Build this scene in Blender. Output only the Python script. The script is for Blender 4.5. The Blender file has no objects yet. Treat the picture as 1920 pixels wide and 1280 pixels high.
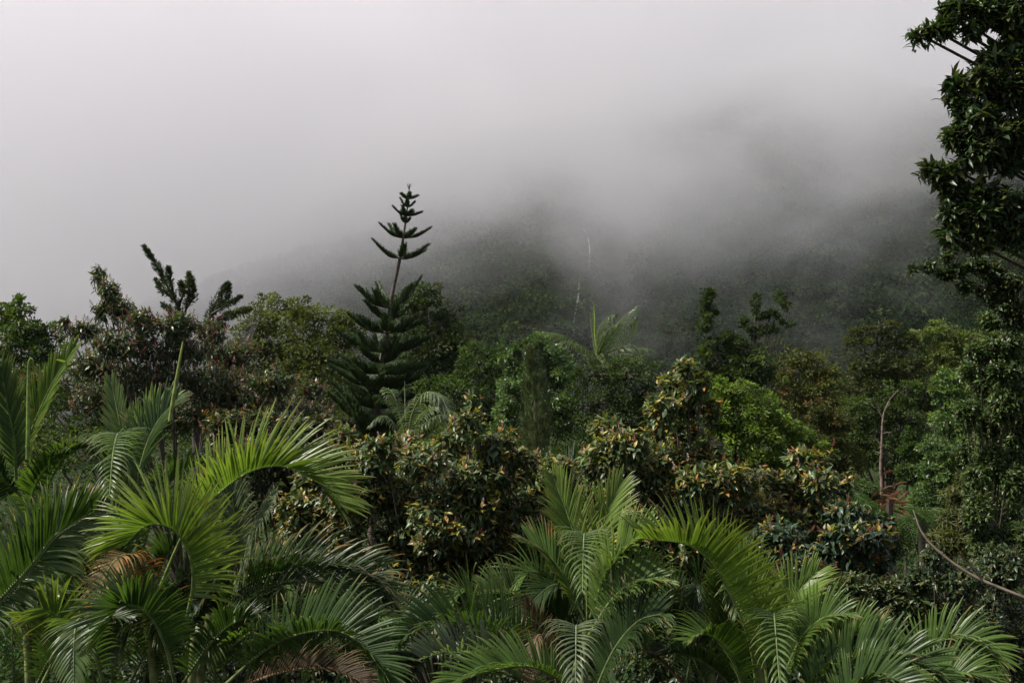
import bpy, math, numpy as np
from mathutils import Vector
R = math.radians
rng = np.random.default_rng(7)
S = bpy.context.scene
# ------------------------------------------------------------------ camera, sky, sun, exposure
CZ = 10.0                      # eye height
F = 1867.0                     # focal length in photo pixels
cam = bpy.data.cameras.new("camera"); cam.sensor_width = 36; cam.lens = 36 * F / 1920
cam.clip_start = 0.1; cam.clip_end = 6000
co = bpy.data.objects.new("camera", cam); S.collection.objects.link(co)
co.location = (0, 0, CZ); co.rotation_euler = (R(90), 0, 0); S.camera = co
SUN_EL, SUN_AZ = R(52), R(-98)          # azimuth measured from the view axis (+y), negative = to the left
W = bpy.data.worlds.new("World"); S.world = W; W.use_nodes = True
nt = W.node_tree; nt.nodes.clear()
out = nt.nodes.new("ShaderNodeOutputWorld"); bg = nt.nodes.new("ShaderNodeBackground")
sky = nt.nodes.new("ShaderNodeTexSky"); sky.sky_type = 'NISHITA'; sky.sun_disc = False
sky.sun_elevation = SUN_EL; sky.sun_rotation = SUN_AZ; sky.dust_density = 4; sky.air_density = 1.0
hs = nt.nodes.new("ShaderNodeHueSaturation"); hs.inputs['Saturation'].default_value = 0.16
ov = nt.nodes.new("ShaderNodeMix"); ov.data_type = 'RGBA'; ov.inputs[0].default_value = 0.65
ov.inputs[7].default_value = (5.8, 6.15, 7.8, 1)     # even cloud cover
nt.links.new(sky.outputs[0], hs.inputs['Color']); nt.links.new(hs.outputs[0], ov.inputs[6])
nt.links.new(ov.outputs[2], bg.inputs[0]); bg.inputs[1].default_value = 0.057
nt.links.new(bg.outputs[0], out.inputs[0])
sl = bpy.data.lights.new("sun", 'SUN'); sl.energy = 4.9; sl.angle = R(2); sl.color = (1, .94, .84)
so = bpy.data.objects.new("sun", sl); S.collection.objects.link(so)
sd = Vector((math.sin(SUN_AZ) * math.cos(SUN_EL), math.cos(SUN_AZ) * math.cos(SUN_EL), math.sin(SUN_EL)))
so.rotation_euler = sd.to_track_quat('Z', 'Y').to_euler(); so.location = (0, 0, 60)
S.view_settings.view_transform = 'Standard'; S.view_settings.look = 'None'
S.view_settings.exposure = 0.5; S.view_settings.gamma = 1; S.view_settings.use_curve_mapping = False
S.render.engine = 'CYCLES'
cy = S.cycles; cy.max_bounces = 8; cy.diffuse_bounces = 2; cy.glossy_bounces = 2; cy.transmission_bounces = 3
cy.volume_bounces = 6; cy.transparent_max_bounces = 6; cy.volume_max_steps = 64; cy.use_denoising = True; cy.volume_step_rate = .5

# ------------------------------------------------------------------ helpers
def P(px, py, d):
    "world point seen at photo pixel (px, py), d metres ahead"
    return np.array([(px - 960) / F * d, d, CZ + (640 - py) / F * d])
def nz(a): return a / np.maximum(np.linalg.norm(a, axis=-1, keepdims=True), 1e-9)
def link(o, parent=None):
    S.collection.objects.link(o)
    if parent: o.parent = parent
    return o
def tag(o, label=None, cat=None, group=None, kind=None):
    if label: o['label'] = label
    if cat: o['category'] = cat
    if group: o['group'] = group
    if kind: o['kind'] = kind
    return o
def thing(name, loc, label, cat, group=None):
    o = bpy.data.objects.new(name, None); o.empty_display_size = .2
    o.location = [float(v) for v in loc]; link(o); return tag(o, label, cat, group)
def org(o):
    "world origin of an object (only translations are used above it)"
    v = np.zeros(3)
    while o is not None: v = v + np.array(o.location); o = o.parent
    return v
class Geo:
    def __init__(s): s.v, s.c, s.t, s.q, s.n = [], [], [], [], 0
    def add(s, v, tris=None, quads=None, col=(.05, .08, .03)):
        v = np.asarray(v, float).reshape(-1, 3); c = np.asarray(col, float)
        if c.ndim == 1: c = np.tile(c, (len(v), 1))
        s.v.append(v); s.c.append(c)
        if tris is not None and len(tris): s.t.append(np.asarray(tris) + s.n)
        if quads is not None and len(quads): s.q.append(np.asarray(quads) + s.n)
        s.n += len(v)
    def scatter(s, tv, tt, tq, pos, rot, sc, col, tc=None):
        """template verts tv (k,3) placed N times; rot (N,3,3) columns are the axes; sc (N,) or (N,3); col (N,3); tc (k,) 0..1 mixes col2"""
        N, k = len(pos), len(tv)
        if N == 0: return
        sc = np.asarray(sc); sc = sc[:, None, None] if sc.ndim == 1 else sc[:, None, :]
        v = np.einsum('nij,nkj->nki', rot, tv[None] * sc) + pos[:, None, :]
        if isinstance(col, tuple): cc = col[0][:, None, :] * (1 - tc)[None, :, None] + col[1][:, None, :] * tc[None, :, None]
        else: cc = np.repeat(col[:, None, :], k, 1)
        off = (np.arange(N) * k)[:, None, None]
        t = (np.asarray(tt)[None] + off).reshape(-1, 3) if tt is not None and len(tt) else None
        q = (np.asarray(tq)[None] + off).reshape(-1, 4) if tq is not None and len(tq) else None
        s.add(v.reshape(-1, 3), t, q, cc.reshape(-1, 3))
    def mesh(s, name, mat, origin=(0, 0, 0), smooth=False):
        v = np.concatenate(s.v) - np.asarray(origin); c = np.concatenate(s.c)
        t = np.concatenate(s.t) if s.t else np.zeros((0, 3), int); q = np.concatenate(s.q) if s.q else np.zeros((0, 4), int)
        m = bpy.data.meshes.new(name); m.vertices.add(len(v)); m.vertices.foreach_set('co', v.astype('f').ravel())
        li = np.concatenate([t.ravel(), q.ravel()]).astype('i'); m.loops.add(len(li)); m.loops.foreach_set('vertex_index', li)
        ls = np.concatenate([np.arange(len(t)) * 3, len(t) * 3 + np.arange(len(q)) * 4]).astype('i')
        m.polygons.add(len(ls)); m.polygons.foreach_set('loop_start', ls)
        m.polygons.foreach_set('use_smooth', np.full(len(ls), smooth))
        m.update(calc_edges=True)
        a = m.color_attributes.new('Col', 'FLOAT_COLOR', 'POINT')
        a.data.foreach_set('color', np.concatenate([np.clip(c, 0, 1), np.ones((len(c), 1))], 1).astype('f').ravel())
        m.materials.append(mat); return m
    def build(s, name, mat, parent=None, origin=None, smooth=False, kind=None):
        "origin: world point that becomes the object's origin; default the parent's"
        po = org(parent) if parent else np.zeros(3)
        og = po if origin is None else np.asarray(origin, float)
        o = bpy.data.objects.new(name, s.mesh(name, mat, og, smooth)); o.location = [float(x) for x in og - po]
        link(o, parent); return tag(o, kind=kind)
def spline(pts, n):
    "Catmull-Rom through the points"
    p = np.asarray(pts, float)
    if len(p) == 2: return p[0] + (p[1] - p[0]) * np.linspace(0, 1, n)[:, None]
    e = np.vstack([2 * p[0] - p[1], p, 2 * p[-1] - p[-2]]); seg = np.linspace(0, len(p) - 1 - 1e-6, n)
    i = seg.astype(int); t = (seg - i)[:, None]
    a, b, c, d = e[i], e[i + 1], e[i + 2], e[i + 3]
    return .5 * (2 * b + (c - a) * t + (2 * a - 5 * b + 4 * c - d) * t * t + (3 * b - a - 3 * c + d) * t ** 3)
def tube(g, path, r, sides=5, col=(.08, .06, .04), wob=0):
    path = np.asarray(path, float); n = len(path)
    r = np.interp(np.linspace(0, 1, n), np.linspace(0, 1, len(np.atleast_1d(r))), np.atleast_1d(r))
    T = nz(np.gradient(path, axis=0)); ref = np.where(np.abs(T[:, 1:2]) < .9, np.array([[0, 1., 0]]), np.array([[1., 0, 0]]))
    A = nz(np.cross(T, ref)); B = np.cross(T, A)
    if wob: r = r * (1 + wob * (rng.random(n) - .5))
    th = np.arange(sides) / sides * 2 * math.pi
    v = path[:, None] + r[:, None, None] * (A[:, None] * np.cos(th)[None, :, None] + B[:, None] * np.sin(th)[None, :, None])
    i = np.arange(n - 1)[:, None] * sides; j = np.arange(sides)[None]; j2 = (j + 1) % sides
    q = np.stack([i + j, i + j2, i + sides + j2, i + sides + j], -1).reshape(-1, 4)
    g.add(v.reshape(-1, 3), None, q, col)
def jit(c, n, h=.18, v=.25):
    "n variations of a colour"
    c = np.asarray(c, float)[None] * (1 + v * (rng.random((n, 1)) * 2 - 1)); return np.clip(c * (1 + h * (rng.random((n, 3)) * 2 - 1)), .002, 1)
def frames(axis, up):
    "rotation matrices whose y column follows axis and z column is close to up"
    y = nz(axis); x = np.cross(y, up); bad = np.linalg.norm(x, axis=1) < 1e-3; x[bad] = [1, 0, 0]; x = nz(x); z = np.cross(x, y)
    return np.stack([x, y, z], -1)
# value noise
def vnoise(x, y, seed=0):
    xi, yi = np.floor(x).astype(int), np.floor(y).astype(int); fx, fy = x - xi, y - yi
    def h(a, b):
        n = (a * 374761393 + b * 668265263 + seed * 974711) & 0xffffffff
        n = ((n ^ (n >> 13)) * 1274126177) & 0xffffffff; return ((n ^ (n >> 16)) & 0xffff) / 65535.
    u, w = fx * fx * (3 - 2 * fx), fy * fy * (3 - 2 * fy)
    return (h(xi, yi) * (1 - u) + h(xi + 1, yi) * u) * (1 - w) + (h(xi, yi + 1) * (1 - u) + h(xi + 1, yi + 1) * u) * w
def fbm(x, y, o=4, seed=0):
    s = 0; a = .5
    for k in range(o): s = s + a * vnoise(x * 2 ** k, y * 2 ** k, seed + k); a *= .5
    return s

# ------------------------------------------------------------------ materials
def leaf_mat(name, rough=.42, trans=.35, spec=.5, bump=0, tcol=(1.5, 1.7, .5)):
    m = bpy.data.materials.new(name); m.use_nodes = True; n = m.node_tree; n.nodes.clear()
    o = n.nodes.new('ShaderNodeOutputMaterial'); p = n.nodes.new('ShaderNodeBsdfPrincipled')
    a = n.nodes.new('ShaderNodeAttribute'); a.attribute_name = 'Col'
    tc = n.nodes.new('ShaderNodeTexCoord'); nz_ = n.nodes.new('ShaderNodeTexNoise'); nz_.inputs['Scale'].default_value = 9; nz_.inputs['Detail'].default_value = 3
    mr = n.nodes.new('ShaderNodeMapRange'); mr.inputs[1].default_value = .3; mr.inputs[2].default_value = .7; mr.inputs[3].default_value = .72; mr.inputs[4].default_value = 1.25
    mu = n.nodes.new('ShaderNodeVectorMath'); mu.operation = 'SCALE'
    n.links.new(tc.outputs['Object'], nz_.inputs['Vector']); n.links.new(nz_.outputs['Fac'], mr.inputs[0])
    n.links.new(a.outputs['Color'], mu.inputs[0]); n.links.new(mr.outputs[0], mu.inputs['Scale'])
    n.links.new(mu.outputs[0], p.inputs['Base Color']); p.inputs['Roughness'].default_value = rough
    p.inputs['Specular IOR Level'].default_value = spec
    t = n.nodes.new('ShaderNodeBsdfTranslucent'); m2 = n.nodes.new('ShaderNodeVectorMath'); m2.operation = 'MULTIPLY'; m2.inputs[1].default_value = tcol
    n.links.new(mu.outputs[0], m2.inputs[0]); n.links.new(m2.outputs[0], t.inputs['Color'])
    mx = n.nodes.new('ShaderNodeMixShader'); mx.inputs[0].default_value = trans
    n.links.new(p.outputs[0], mx.inputs[1]); n.links.new(t.outputs[0], mx.inputs[2]); n.links.new(mx.outputs[0], o.inputs['Surface'])
    return m
def bark_mat(name, scale=8):
    m = bpy.data.materials.new(name); m.use_nodes = True; n = m.node_tree; p = n.nodes['Principled BSDF']
    a = n.nodes.new('ShaderNodeAttribute'); a.attribute_name = 'Col'
    tc = n.nodes.new('ShaderNodeTexCoord'); x = n.nodes.new('ShaderNodeTexNoise'); x.inputs['Scale'].default_value = scale; x.inputs['Detail'].default_value = 6
    mr = n.nodes.new('ShaderNodeMapRange'); mr.inputs[1].default_value = .3; mr.inputs[2].default_value = .7; mr.inputs[3].default_value = .45; mr.inputs[4].default_value = 1.6
    mu = n.nodes.new('ShaderNodeVectorMath'); mu.operation = 'SCALE'
    n.links.new(tc.outputs['Object'], x.inputs['Vector']); n.links.new(x.outputs['Fac'], mr.inputs[0])
    n.links.new(a.outputs['Color'], mu.inputs[0]); n.links.new(mr.outputs[0], mu.inputs['Scale']); n.links.new(mu.outputs[0], p.inputs['Base Color'])
    p.inputs['Roughness'].default_value = .85
    b = n.nodes.new('ShaderNodeBump'); b.inputs['Strength'].default_value = .6; b.inputs['Distance'].default_value = .02
    n.links.new(x.outputs['Fac'], b.inputs['Height']); n.links.new(b.outputs[0], p.inputs['Normal']); return m
M_PALM = leaf_mat('palm_leaflet', .36, .36, .3, tcol=(1.3, 1.4, .5))
M_GLOSS = leaf_mat('glossy_leaf', .36, .24, .32)
M_LEAF = leaf_mat('tree_leaf', .5, .32, .16)
M_FAR = leaf_mat('forest_leaf', .6, .25, .08)
M_NEEDLE = leaf_mat('needle', .5, .15, .2)
M_DRY = leaf_mat('dry_leaf', .6, .3, .3, tcol=(1.4, 1.0, .6))
M_FLOWER = leaf_mat('petal', .6, .3, .3, tcol=(1.2, 1, 1))
M_BARK = bark_mat('bark'); M_STEM = bark_mat('palm_stem', 14)
def soil():
    m = bpy.data.materials.new('undergrowth_soil'); m.use_nodes = True; n = m.node_tree; p = n.nodes['Principled BSDF']
    tc = n.nodes.new('ShaderNodeTexCoord'); x = n.nodes.new('ShaderNodeTexNoise'); x.inputs['Scale'].default_value = .35; x.inputs['Detail'].default_value = 8
    cr = n.nodes.new('ShaderNodeValToRGB'); e = cr.color_ramp.elements; e[0].position = .35; e[0].color = (.018, .02, .01, 1); e[1].position = .68; e[1].color = (.03, .045, .015, 1)
    n.links.new(tc.outputs['Object'], x.inputs['Vector']); n.links.new(x.outputs['Fac'], cr.inputs[0]); n.links.new(cr.outputs[0], p.inputs['Base Color'])
    p.inputs['Roughness'].default_value = 1; p.inputs['Specular IOR Level'].default_value = .05; b = n.nodes.new('ShaderNodeBump'); b.inputs['Distance'].default_value = .5
    n.links.new(x.outputs['Fac'], b.inputs['Height']); n.links.new(b.outputs[0], p.inputs['Normal']); return m
M_SOIL = soil()

# ------------------------------------------------------------------ terrain
def ground_z(x, y):
    x, y = np.asarray(x, float), np.asarray(y, float)
    z = np.interp(y, [-60, 0, 15, 35, 60, 110, 260, 1400], [5, 4.2, 2.6, -1.5, -4.5, -9, -14, -14])
    return z + 1.2 * (fbm(x / 14, y / 14, 3, 5) - .45)
XR = np.array([-900, -463, -330, -250, -160, -60, 60, 180, 284, 386, 463, 620, 900]); ZR = np.array([-60, -40, 5, 55, 130, 180, 215, 250, 268, 222, 190, 150, 120])
def mountain_z(x, y):
    x, y = np.asarray(x, float), np.asarray(y, float)
    wx = x + 26 * (fbm(x / 130, y / 130, 3, 21) - .45) * 2
    top = np.interp(wx, XR, ZR)
    y0 = 330 - .12 * x + 34 * (fbm(x / 160, x * 0 + 3, 3, 9) - .45) * 2      # where the slope starts, with spurs
    t = np.clip((y - y0) / (900 - y0), -.2, 1.25); prof = np.where(t < 1, np.sign(t) * np.abs(t) ** .95, 1 - (t - 1) * 2.2)
    z = -18 + (top + 18) * prof
    gx = 56 + (y - 480) * .05 + 10 * np.sin(y / 45)                       # ravine that carries the waterfall
    z = z - 26 * np.exp(-((x - gx) / 24) ** 2) * np.clip((y - 330) / 120, 0, 1) * np.clip((900 - y) / 200, 0, 1)
    gx2 = 190 + (y - 480) * .2
    z = z - 24 * np.exp(-((x - gx2) / 28) ** 2) * np.clip((y - 330) / 120, 0, 1) * np.clip((900 - y) / 200, 0, 1)
    return z + 17 * (fbm(x / 48, y / 70, 5, 31) - .47) * np.clip((y - 300) / 100, 0, 1)
def grid(xs, ys, fn):
    X, Y = np.meshgrid(xs, ys); Z = fn(X, Y); nx = len(xs); g = Geo()
    i = (np.arange(len(ys) - 1)[:, None] * nx + np.arange(nx - 1)[None]).ravel()
    g.add(np.stack([X, Y, Z], -1).reshape(-1, 3), None, np.stack([i, i + 1, i + nx + 1, i + nx], -1)); return g
o = grid(np.sinh(np.linspace(-5, 5, 141)) * 17, np.concatenate([np.linspace(-60, 120, 121), np.linspace(125, 1380, 80)]), ground_z).build('ground', M_SOIL, smooth=True); tag(o, kind='structure')
o = grid(np.linspace(-900, 900, 241), np.linspace(260, 1150, 161), mountain_z).build('mountain', M_SOIL, smooth=True); tag(o, kind='structure')

# ------------------------------------------------------------------ leaf templates
def leaf_template(st=4, w=.36, fold=.12, droop=.18, shape='ovate'):
    "unit leaf along +y, upper side +z"
    ys = np.linspace(0, 1, st + 1); k = .55 if shape == 'lance' else .8
    ws = w * .5 * np.sin(np.pi * np.clip(ys, 0, 1) ** k) ; ws[0] = .02; ws[-1] = .004
    z = -droop * ys ** 2
    v = []
    for y, a, b in zip(ys, ws, z): v += [(-a, y, b + fold * a * 2), (0, y, b), (a, y, b + fold * a * 2)]
    q = []
    for i in range(st):
        for j in (0, 1): q.append((3 * i + j, 3 * i + j + 1, 3 * i + 4 + j, 3 * i + 3 + j))
    return np.array(v), np.array(q), np.repeat(ys, 3)
LV, LQ, LT = leaf_template(4, w=.40, fold=.16, droop=.3)
NV, NQ, NT = leaf_template(4, w=.24, droop=.3, shape='lance')
DV = np.array([(0, 0, 0), (.24, .5, .07), (0, 1, -.1), (-.24, .5, .07)]); DT = np.array([(0, 1, 2), (0, 2, 3)])      # small folded leaf
ST = np.array([(0, 0, 0), (.16, .4, .05), (0, 1, -.12), (-.16, .4, .05)])

# ------------------------------------------------------------------ tree builder
def ell_points(n, lo=.0, hi=1.):
    d = nz(rng.normal(size=(n, 3))); r = (lo ** 3 + (hi ** 3 - lo ** 3) * rng.random(n)) ** (1 / 3); return d * r[:, None], d
def tree(name, cat, label, d, blobs, n_leaf, leaf, cols, mat=M_LEAF, tufts=None, tuft_r=.22, trunk_r=.14, bark=(.07, .055, .04),
         tv=DV, base=None, group=None, depth_k=1.0, limbs=True, upb=.5, sx=1.0, pale=.25):
    """blobs: (px, py, rx, ry[, dd]) in photo pixels at depth d; cols: list of (colour, weight)"""
    C = np.array([P(b[0], b[1], d + (b[4] if len(b) > 4 else 0)) for b in blobs])
    Rd = np.array([[b[2] / F * d, min(b[2], 1.6 * b[3]) / F * d * depth_k, b[3] / F * d] for b in blobs])
    bx, by = (np.average(C[:, 0], weights=Rd[:, 0]), d + .3) if base is None else (base[0], base[1])
    bz = float(ground_z(bx, by)) - .2
    root = thing(name, (bx, by, bz), label, cat, group)
    # wood
    g = Geo(); B = np.array([bx, by, bz]); top = np.average(C, axis=0, weights=Rd[:, 0]); ztop = C[:, 2].max()
    fork = B + (top - B) * .62
    tube(g, spline([B, B * .6 + fork * .4 + rng.normal(0, .15, 3) * [1, 1, 0], fork], 8), [trunk_r, trunk_r * .75], 7, bark, .1)
    for c, r in zip(C, Rd):
        mid = fork * .5 + c * .5 + rng.normal(0, .12, 3) * r; mid[2] -= .15 * r[2]
        tube(g, spline([fork, mid, c], 7), [trunk_r * .5, trunk_r * .12], 5, bark, .1)
    # tufts
    area = Rd[:, 0] * Rd[:, 2]; share = area ** .9 / (area ** .9).sum()
    tufts = tufts or max(24, n_leaf // 45); gl = Geo()
    for c, r, s in zip(C, Rd, share):
        nt_ = max(5, int(tufts * s)); p, dr = ell_points(nt_, .5, 1.0); p[:, 2] = np.where(p[:, 2] < -.55, p[:, 2] * .7, p[:, 2])
        lump = nz(rng.normal(size=(7, 3))); kk = np.clip((dr @ lump.T - .62).max(1) / .38, 0, 1)[:, None]      # a few bulges per blob
        tc = c + p * r * (rng.uniform(.72, 1.0, (nt_, 1)) + .38 * kk)
        if limbs:
            for k in range(min(nt_, 26)):
                m_ = c * .5 + tc[k] * .5 + rng.normal(0, .08, 3) * r; tube(g, [c, m_, tc[k]], [trunk_r * .16, trunk_r * .05], 3, bark)
        per = max(6, int(n_leaf * s / nt_)); tr = tuft_r * np.mean(r) * rng.uniform(.45, 1.5, nt_)
        ci = rng.choice(len(cols), nt_, p=np.array([w for _, w in cols]) / sum(w for _, w in cols))
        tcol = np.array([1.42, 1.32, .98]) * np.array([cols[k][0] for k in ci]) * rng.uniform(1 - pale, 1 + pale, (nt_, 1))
        q, qd = ell_points(nt_ * per, .25, 1); rep = np.repeat(np.arange(nt_), per)
        pos = tc[rep] + q * tr[rep][:, None] * [1.15, 1.15, .75]
        axis = qd * .8 + dr[rep] * .6 + rng.normal(0, .35, q.shape) + [0, 0, -.15]
        up = np.array([0, 0, 1.2]) * upb + rng.normal(0, .45, q.shape) + dr[rep] * .4
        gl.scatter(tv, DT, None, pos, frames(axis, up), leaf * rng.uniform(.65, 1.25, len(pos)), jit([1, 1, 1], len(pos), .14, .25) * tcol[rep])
        # inner leaves close the crown
        ni = int(n_leaf * s * .22); p, dr2 = ell_points(ni, 0, .8)
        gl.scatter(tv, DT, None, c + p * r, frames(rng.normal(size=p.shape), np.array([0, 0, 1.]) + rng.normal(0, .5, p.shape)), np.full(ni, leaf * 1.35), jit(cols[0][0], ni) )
    g.build('trunk', M_BARK, root, smooth=True); gl.build('crown', mat, root)
    return root

# ------------------------------------------------------------------ haze, mist and far forest
def volume_mat(name, dens, col=(.93, .93, .95), aniso=.35):
    m = bpy.data.materials.new(name); m.use_nodes = True; n = m.node_tree; n.nodes.clear()
    o = n.nodes.new('ShaderNodeOutputMaterial'); v = n.nodes.new('ShaderNodeVolumePrincipled')
    v.inputs['Color'].default_value = (*col, 1); v.inputs['Density'].default_value = dens; v.inputs['Anisotropy'].default_value = aniso
    n.links.new(v.outputs[0], o.inputs['Volume']); return m, n, v
def box(name, lo, hi, mat):
    x0, y0, z0 = lo; x1, y1, z1 = hi; g = Geo()
    g.add([(x0, y0, z0), (x1, y0, z0), (x1, y1, z0), (x0, y1, z0), (x0, y0, z1), (x1, y0, z1), (x1, y1, z1), (x0, y1, z1)], None,
          [(0, 3, 2, 1), (4, 5, 6, 7), (0, 1, 5, 4), (1, 2, 6, 5), (2, 3, 7, 6), (3, 0, 4, 7)], (1, 1, 1))
    return tag(g.build(name, mat), kind='stuff')
HM, _, _ = volume_mat('haze_air', .00005)
box('haze', (-1350, -75, -45), (1350, 1450, 330), HM)
MM, n, v = volume_mat('mist_air', 0.0, (.985, .98, 1.0), .45)
geo = n.nodes.new('ShaderNodeNewGeometry'); sep = n.nodes.new('ShaderNodeSeparateXYZ'); n.links.new(geo.outputs['Position'], sep.inputs[0])
def mth(op, a, b=None, c=None, clamp=False):
    k = n.nodes.new('ShaderNodeMath'); k.operation = op; k.use_clamp = clamp
    for i, s_ in enumerate((a, b, c)):
        if s_ is None: continue
        if isinstance(s_, (int, float)): k.inputs[i].default_value = s_
        else: n.links.new(s_, k.inputs[i])
    return k.outputs[0]
nzn = n.nodes.new('ShaderNodeTexNoise'); nzn.inputs['Scale'].default_value = .0135; nzn.inputs['Detail'].default_value = 5; nzn.inputs['Roughness'].default_value = .58; nzn.inputs['Distortion'].default_value = .6
mp = n.nodes.new('ShaderNodeMapping'); mp.inputs['Scale'].default_value = (.85, .5, 1.25); mp.inputs['Rotation'].default_value = (0, R(24), 0)
n.links.new(geo.outputs['Position'], mp.inputs['Vector']); n.links.new(mp.outputs[0], nzn.inputs['Vector'])
X, Y, Z = sep.outputs
# cloud base: low at the left, higher at the right, sagging into the ravine in the middle
fc = n.nodes.new('ShaderNodeFloatCurve'); n.links.new(mth('MULTIPLY_ADD', X, 1 / 700, .5), fc.inputs['Value'])
cv = fc.mapping.curves[0]
for x_, b_ in ((-350, -120), (-190, -120), (-135, -110), (-105, -62), (-75, -6), (-40, 20), (0, 20), (32, 6), (52, 0), (78, 26), (120, 64), (170, 72), (230, 72), (350, 66)):
    u_, w_ = x_ / 700 + .5, (b_ + 120) / 260
    if u_ < .01: cv.points[0].location = (0, w_)
    elif u_ > .99: cv.points[-1].location = (1, w_)
    else: cv.points.new(u_, w_)
fc.mapping.update()
basez = mth('MULTIPLY_ADD', fc.outputs[0], 260, -120)
gz = mth('DIVIDE', mth('SUBTRACT', Z, basez), 115)                       # 0 at the base, 1 well inside
nn = mth('MULTIPLY_ADD', mth('SUBTRACT', nzn.outputs['Fac'], .5), 4.3, gz)
dn = mth('MULTIPLY', mth('MINIMUM', mth('MAXIMUM', mth('ADD', nn, .12), 0), 1.5), 0.0062)
n.links.new(dn, v.inputs['Density'])
box('mist_bank', (-420, 250, -12), (420, 1040, 290), MM)

# forest on the mountain: crowns seen one beside the other, far off
def far_forest():
    g = Geo(); N = 13000
    y = 300 + 560 * rng.random(N * 3) ** 1.15; u = rng.uniform(-.5, .62, N * 3); x = u * y
    z = mountain_z(x, y); ok = (z > ground_z(x, y) - 1); x, y, z = x[ok][:N], y[ok][:N], z[ok][:N]; n_ = len(x)
    r = rng.uniform(3.0, 6.2, n_) * (1 + .25 * (vnoise(x / 40, y / 40, 3) > .6)); K = 44
    d, _ = ell_points(K * 6, .75, 1.0); d[:, 2] = np.abs(d[:, 2]) * .9 - .15
    idx = rng.integers(0, len(d), (n_, K)); c = np.stack([x, y, z + r * .35], -1)
    pos = (c[:, None] + d[idx] * r[:, None, None]).reshape(-1, 3); ax = (rng.normal(size=(n_ * K, 3)) + d[idx].reshape(-1, 3) * .4)
    up = d[idx].reshape(-1, 3) + np.array([0, 0, .5])
    sp = fbm(x / 60, y / 60, 3, 77)[:, None]
    cc = np.where(rng.random((n_, 1)) < .12, [[.085, .12, .04]], [[.032, .062, .022]]) * (1 + .75 * rng.uniform(-1, 1, (n_, 1))) * (.7 + .8 * (sp - .2))
    cc = np.clip(cc * [1.0, 1, 1] + (sp - .45) * [.03, .01, .0], .006, .2)
    g.scatter(DV * [1.3, 1, 1], DT, None, pos, frames(ax, up), np.repeat(r, K) * rng.uniform(.22, .38, n_ * K), np.repeat(cc, K, 0) * rng.uniform(.75, 1.25, (n_ * K, 1)))
    o = g.build('mountain_forest', M_FAR); tag(o, kind='stuff')
far_forest()
def hit_mountain(px, py):
    ys = np.linspace(300, 1000, 2801); z = CZ + (640 - py) / F * ys; x = (px - 960) / F * ys
    k = np.argmax(mountain_z(x, ys) > z); return np.array([x[k], ys[k], z[k]])
# waterfall: a few ribbons of white water down the ravine
g = Geo()
m = bpy.data.materials.new('white_water'); m.use_nodes = True; p = m.node_tree.nodes['Principled BSDF']; p.inputs['Base Color'].default_value = (.6, .62, .66, 1); p.inputs['Roughness'].default_value = .35
def water(pts, w):
    c = [hit_mountain(a, b) - [0, 7, 0] for a, b in pts]; c = spline(c, 14); tube(g, c, [w * .5, w, w * .7], 6, (.9, .9, .9), .5)
wf = thing('waterfall', hit_mountain(1078, 600), 'thin white waterfall dropping down the misty mountain ravine', 'waterfall')
water([(1093, 432), (1100, 446), (1103, 462), (1104, 480), (1102, 506)], .35)
water([(1087, 518), (1084, 535), (1082, 560), (1077, 585), (1074, 615), (1072, 640)], .5)
g.build('falling_water', m, wf)
# thickets on the valley floor between the near slope and the mountain: one mass nobody could count
def thicket(n_, ylo, yhi, rlo, rhi, K, name, smin=0):
    g = Geo(); y = ylo + (yhi - ylo) * rng.random(n_); x = rng.uniform(-.56, .56, n_) * y; k_ = rng.random(n_) < .32; x[k_] = np.sign(x[k_]) * rng.uniform(.5, .95, k_.sum()) * y[k_]; z = ground_z(x, y)
    r = rng.uniform(rlo, rhi, n_); d, _ = ell_points(400, .6, 1.0); d[:, 2] = np.abs(d[:, 2]) * 1.0
    idx = rng.integers(0, 400, (n_, K)); c = np.stack([x, y, z], -1); dd = d[idx].reshape(-1, 3)
    pos = (c[:, None] + d[idx] * r[:, None, None]).reshape(-1, 3)
    cc = jit((.035, .06, .02), n_, .2, .4); s_ = np.repeat(r, K) * rng.uniform(.1, .2, n_ * K)
    g.scatter(DV, DT, None, pos, frames(rng.normal(size=pos.shape) + dd, dd + rng.normal(0, .4, pos.shape)), s_, np.repeat(cc, K, 0) * rng.uniform(.7, 1.3, (n_ * K, 1)))
    tag(g.build(name, M_FAR), kind='stuff')
thicket(420, 70, 300, 3, 6, 160, 'valley_forest')
thicket(620, 20, 72, .8, 2.2, 170, 'undergrowth')
thicket(520, 8.8, 20, .35, .8, 260, 'low_undergrowth')

# ------------------------------------------------------------------ trees of the middle distance
DK = (.028, .045, .018); MID = (.055, .085, .028); LT_ = (.085, .125, .04); OL = (.075, .085, .03)
tree('leafy_tree', 'tree', 'mid green small-leaved tree at the left edge behind the palm tips', 30,
     [(38, 582, 24, 22), (20, 640, 55, 48), (80, 655, 30, 55), (8, 590, 16, 26), (18, 715, 60, 60), (75, 735, 50, 55), (55, 620, 30, 30)], 9500, .12, [((.05, .09, .028), 3), (MID, 2), ((.08, .12, .035), 1)], trunk_r=.12)
tree('rounded_tree', 'tree', 'olive green domed tree with fine bare twigs left of the tall pine', 45,
     [(545, 578, 62, 26), (490, 605, 42, 34), (600, 600, 60, 32), (650, 625, 36, 40), (540, 640, 90, 50), (610, 680, 90, 60), (470, 660, 40, 60), (520, 720, 90, 60)], 13000, .17,
     [((.07, .09, .028), 3), ((.10, .125, .04), 2), ((.05, .065, .022), 1)], trunk_r=.2, bark=(.05, .042, .035))
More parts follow.
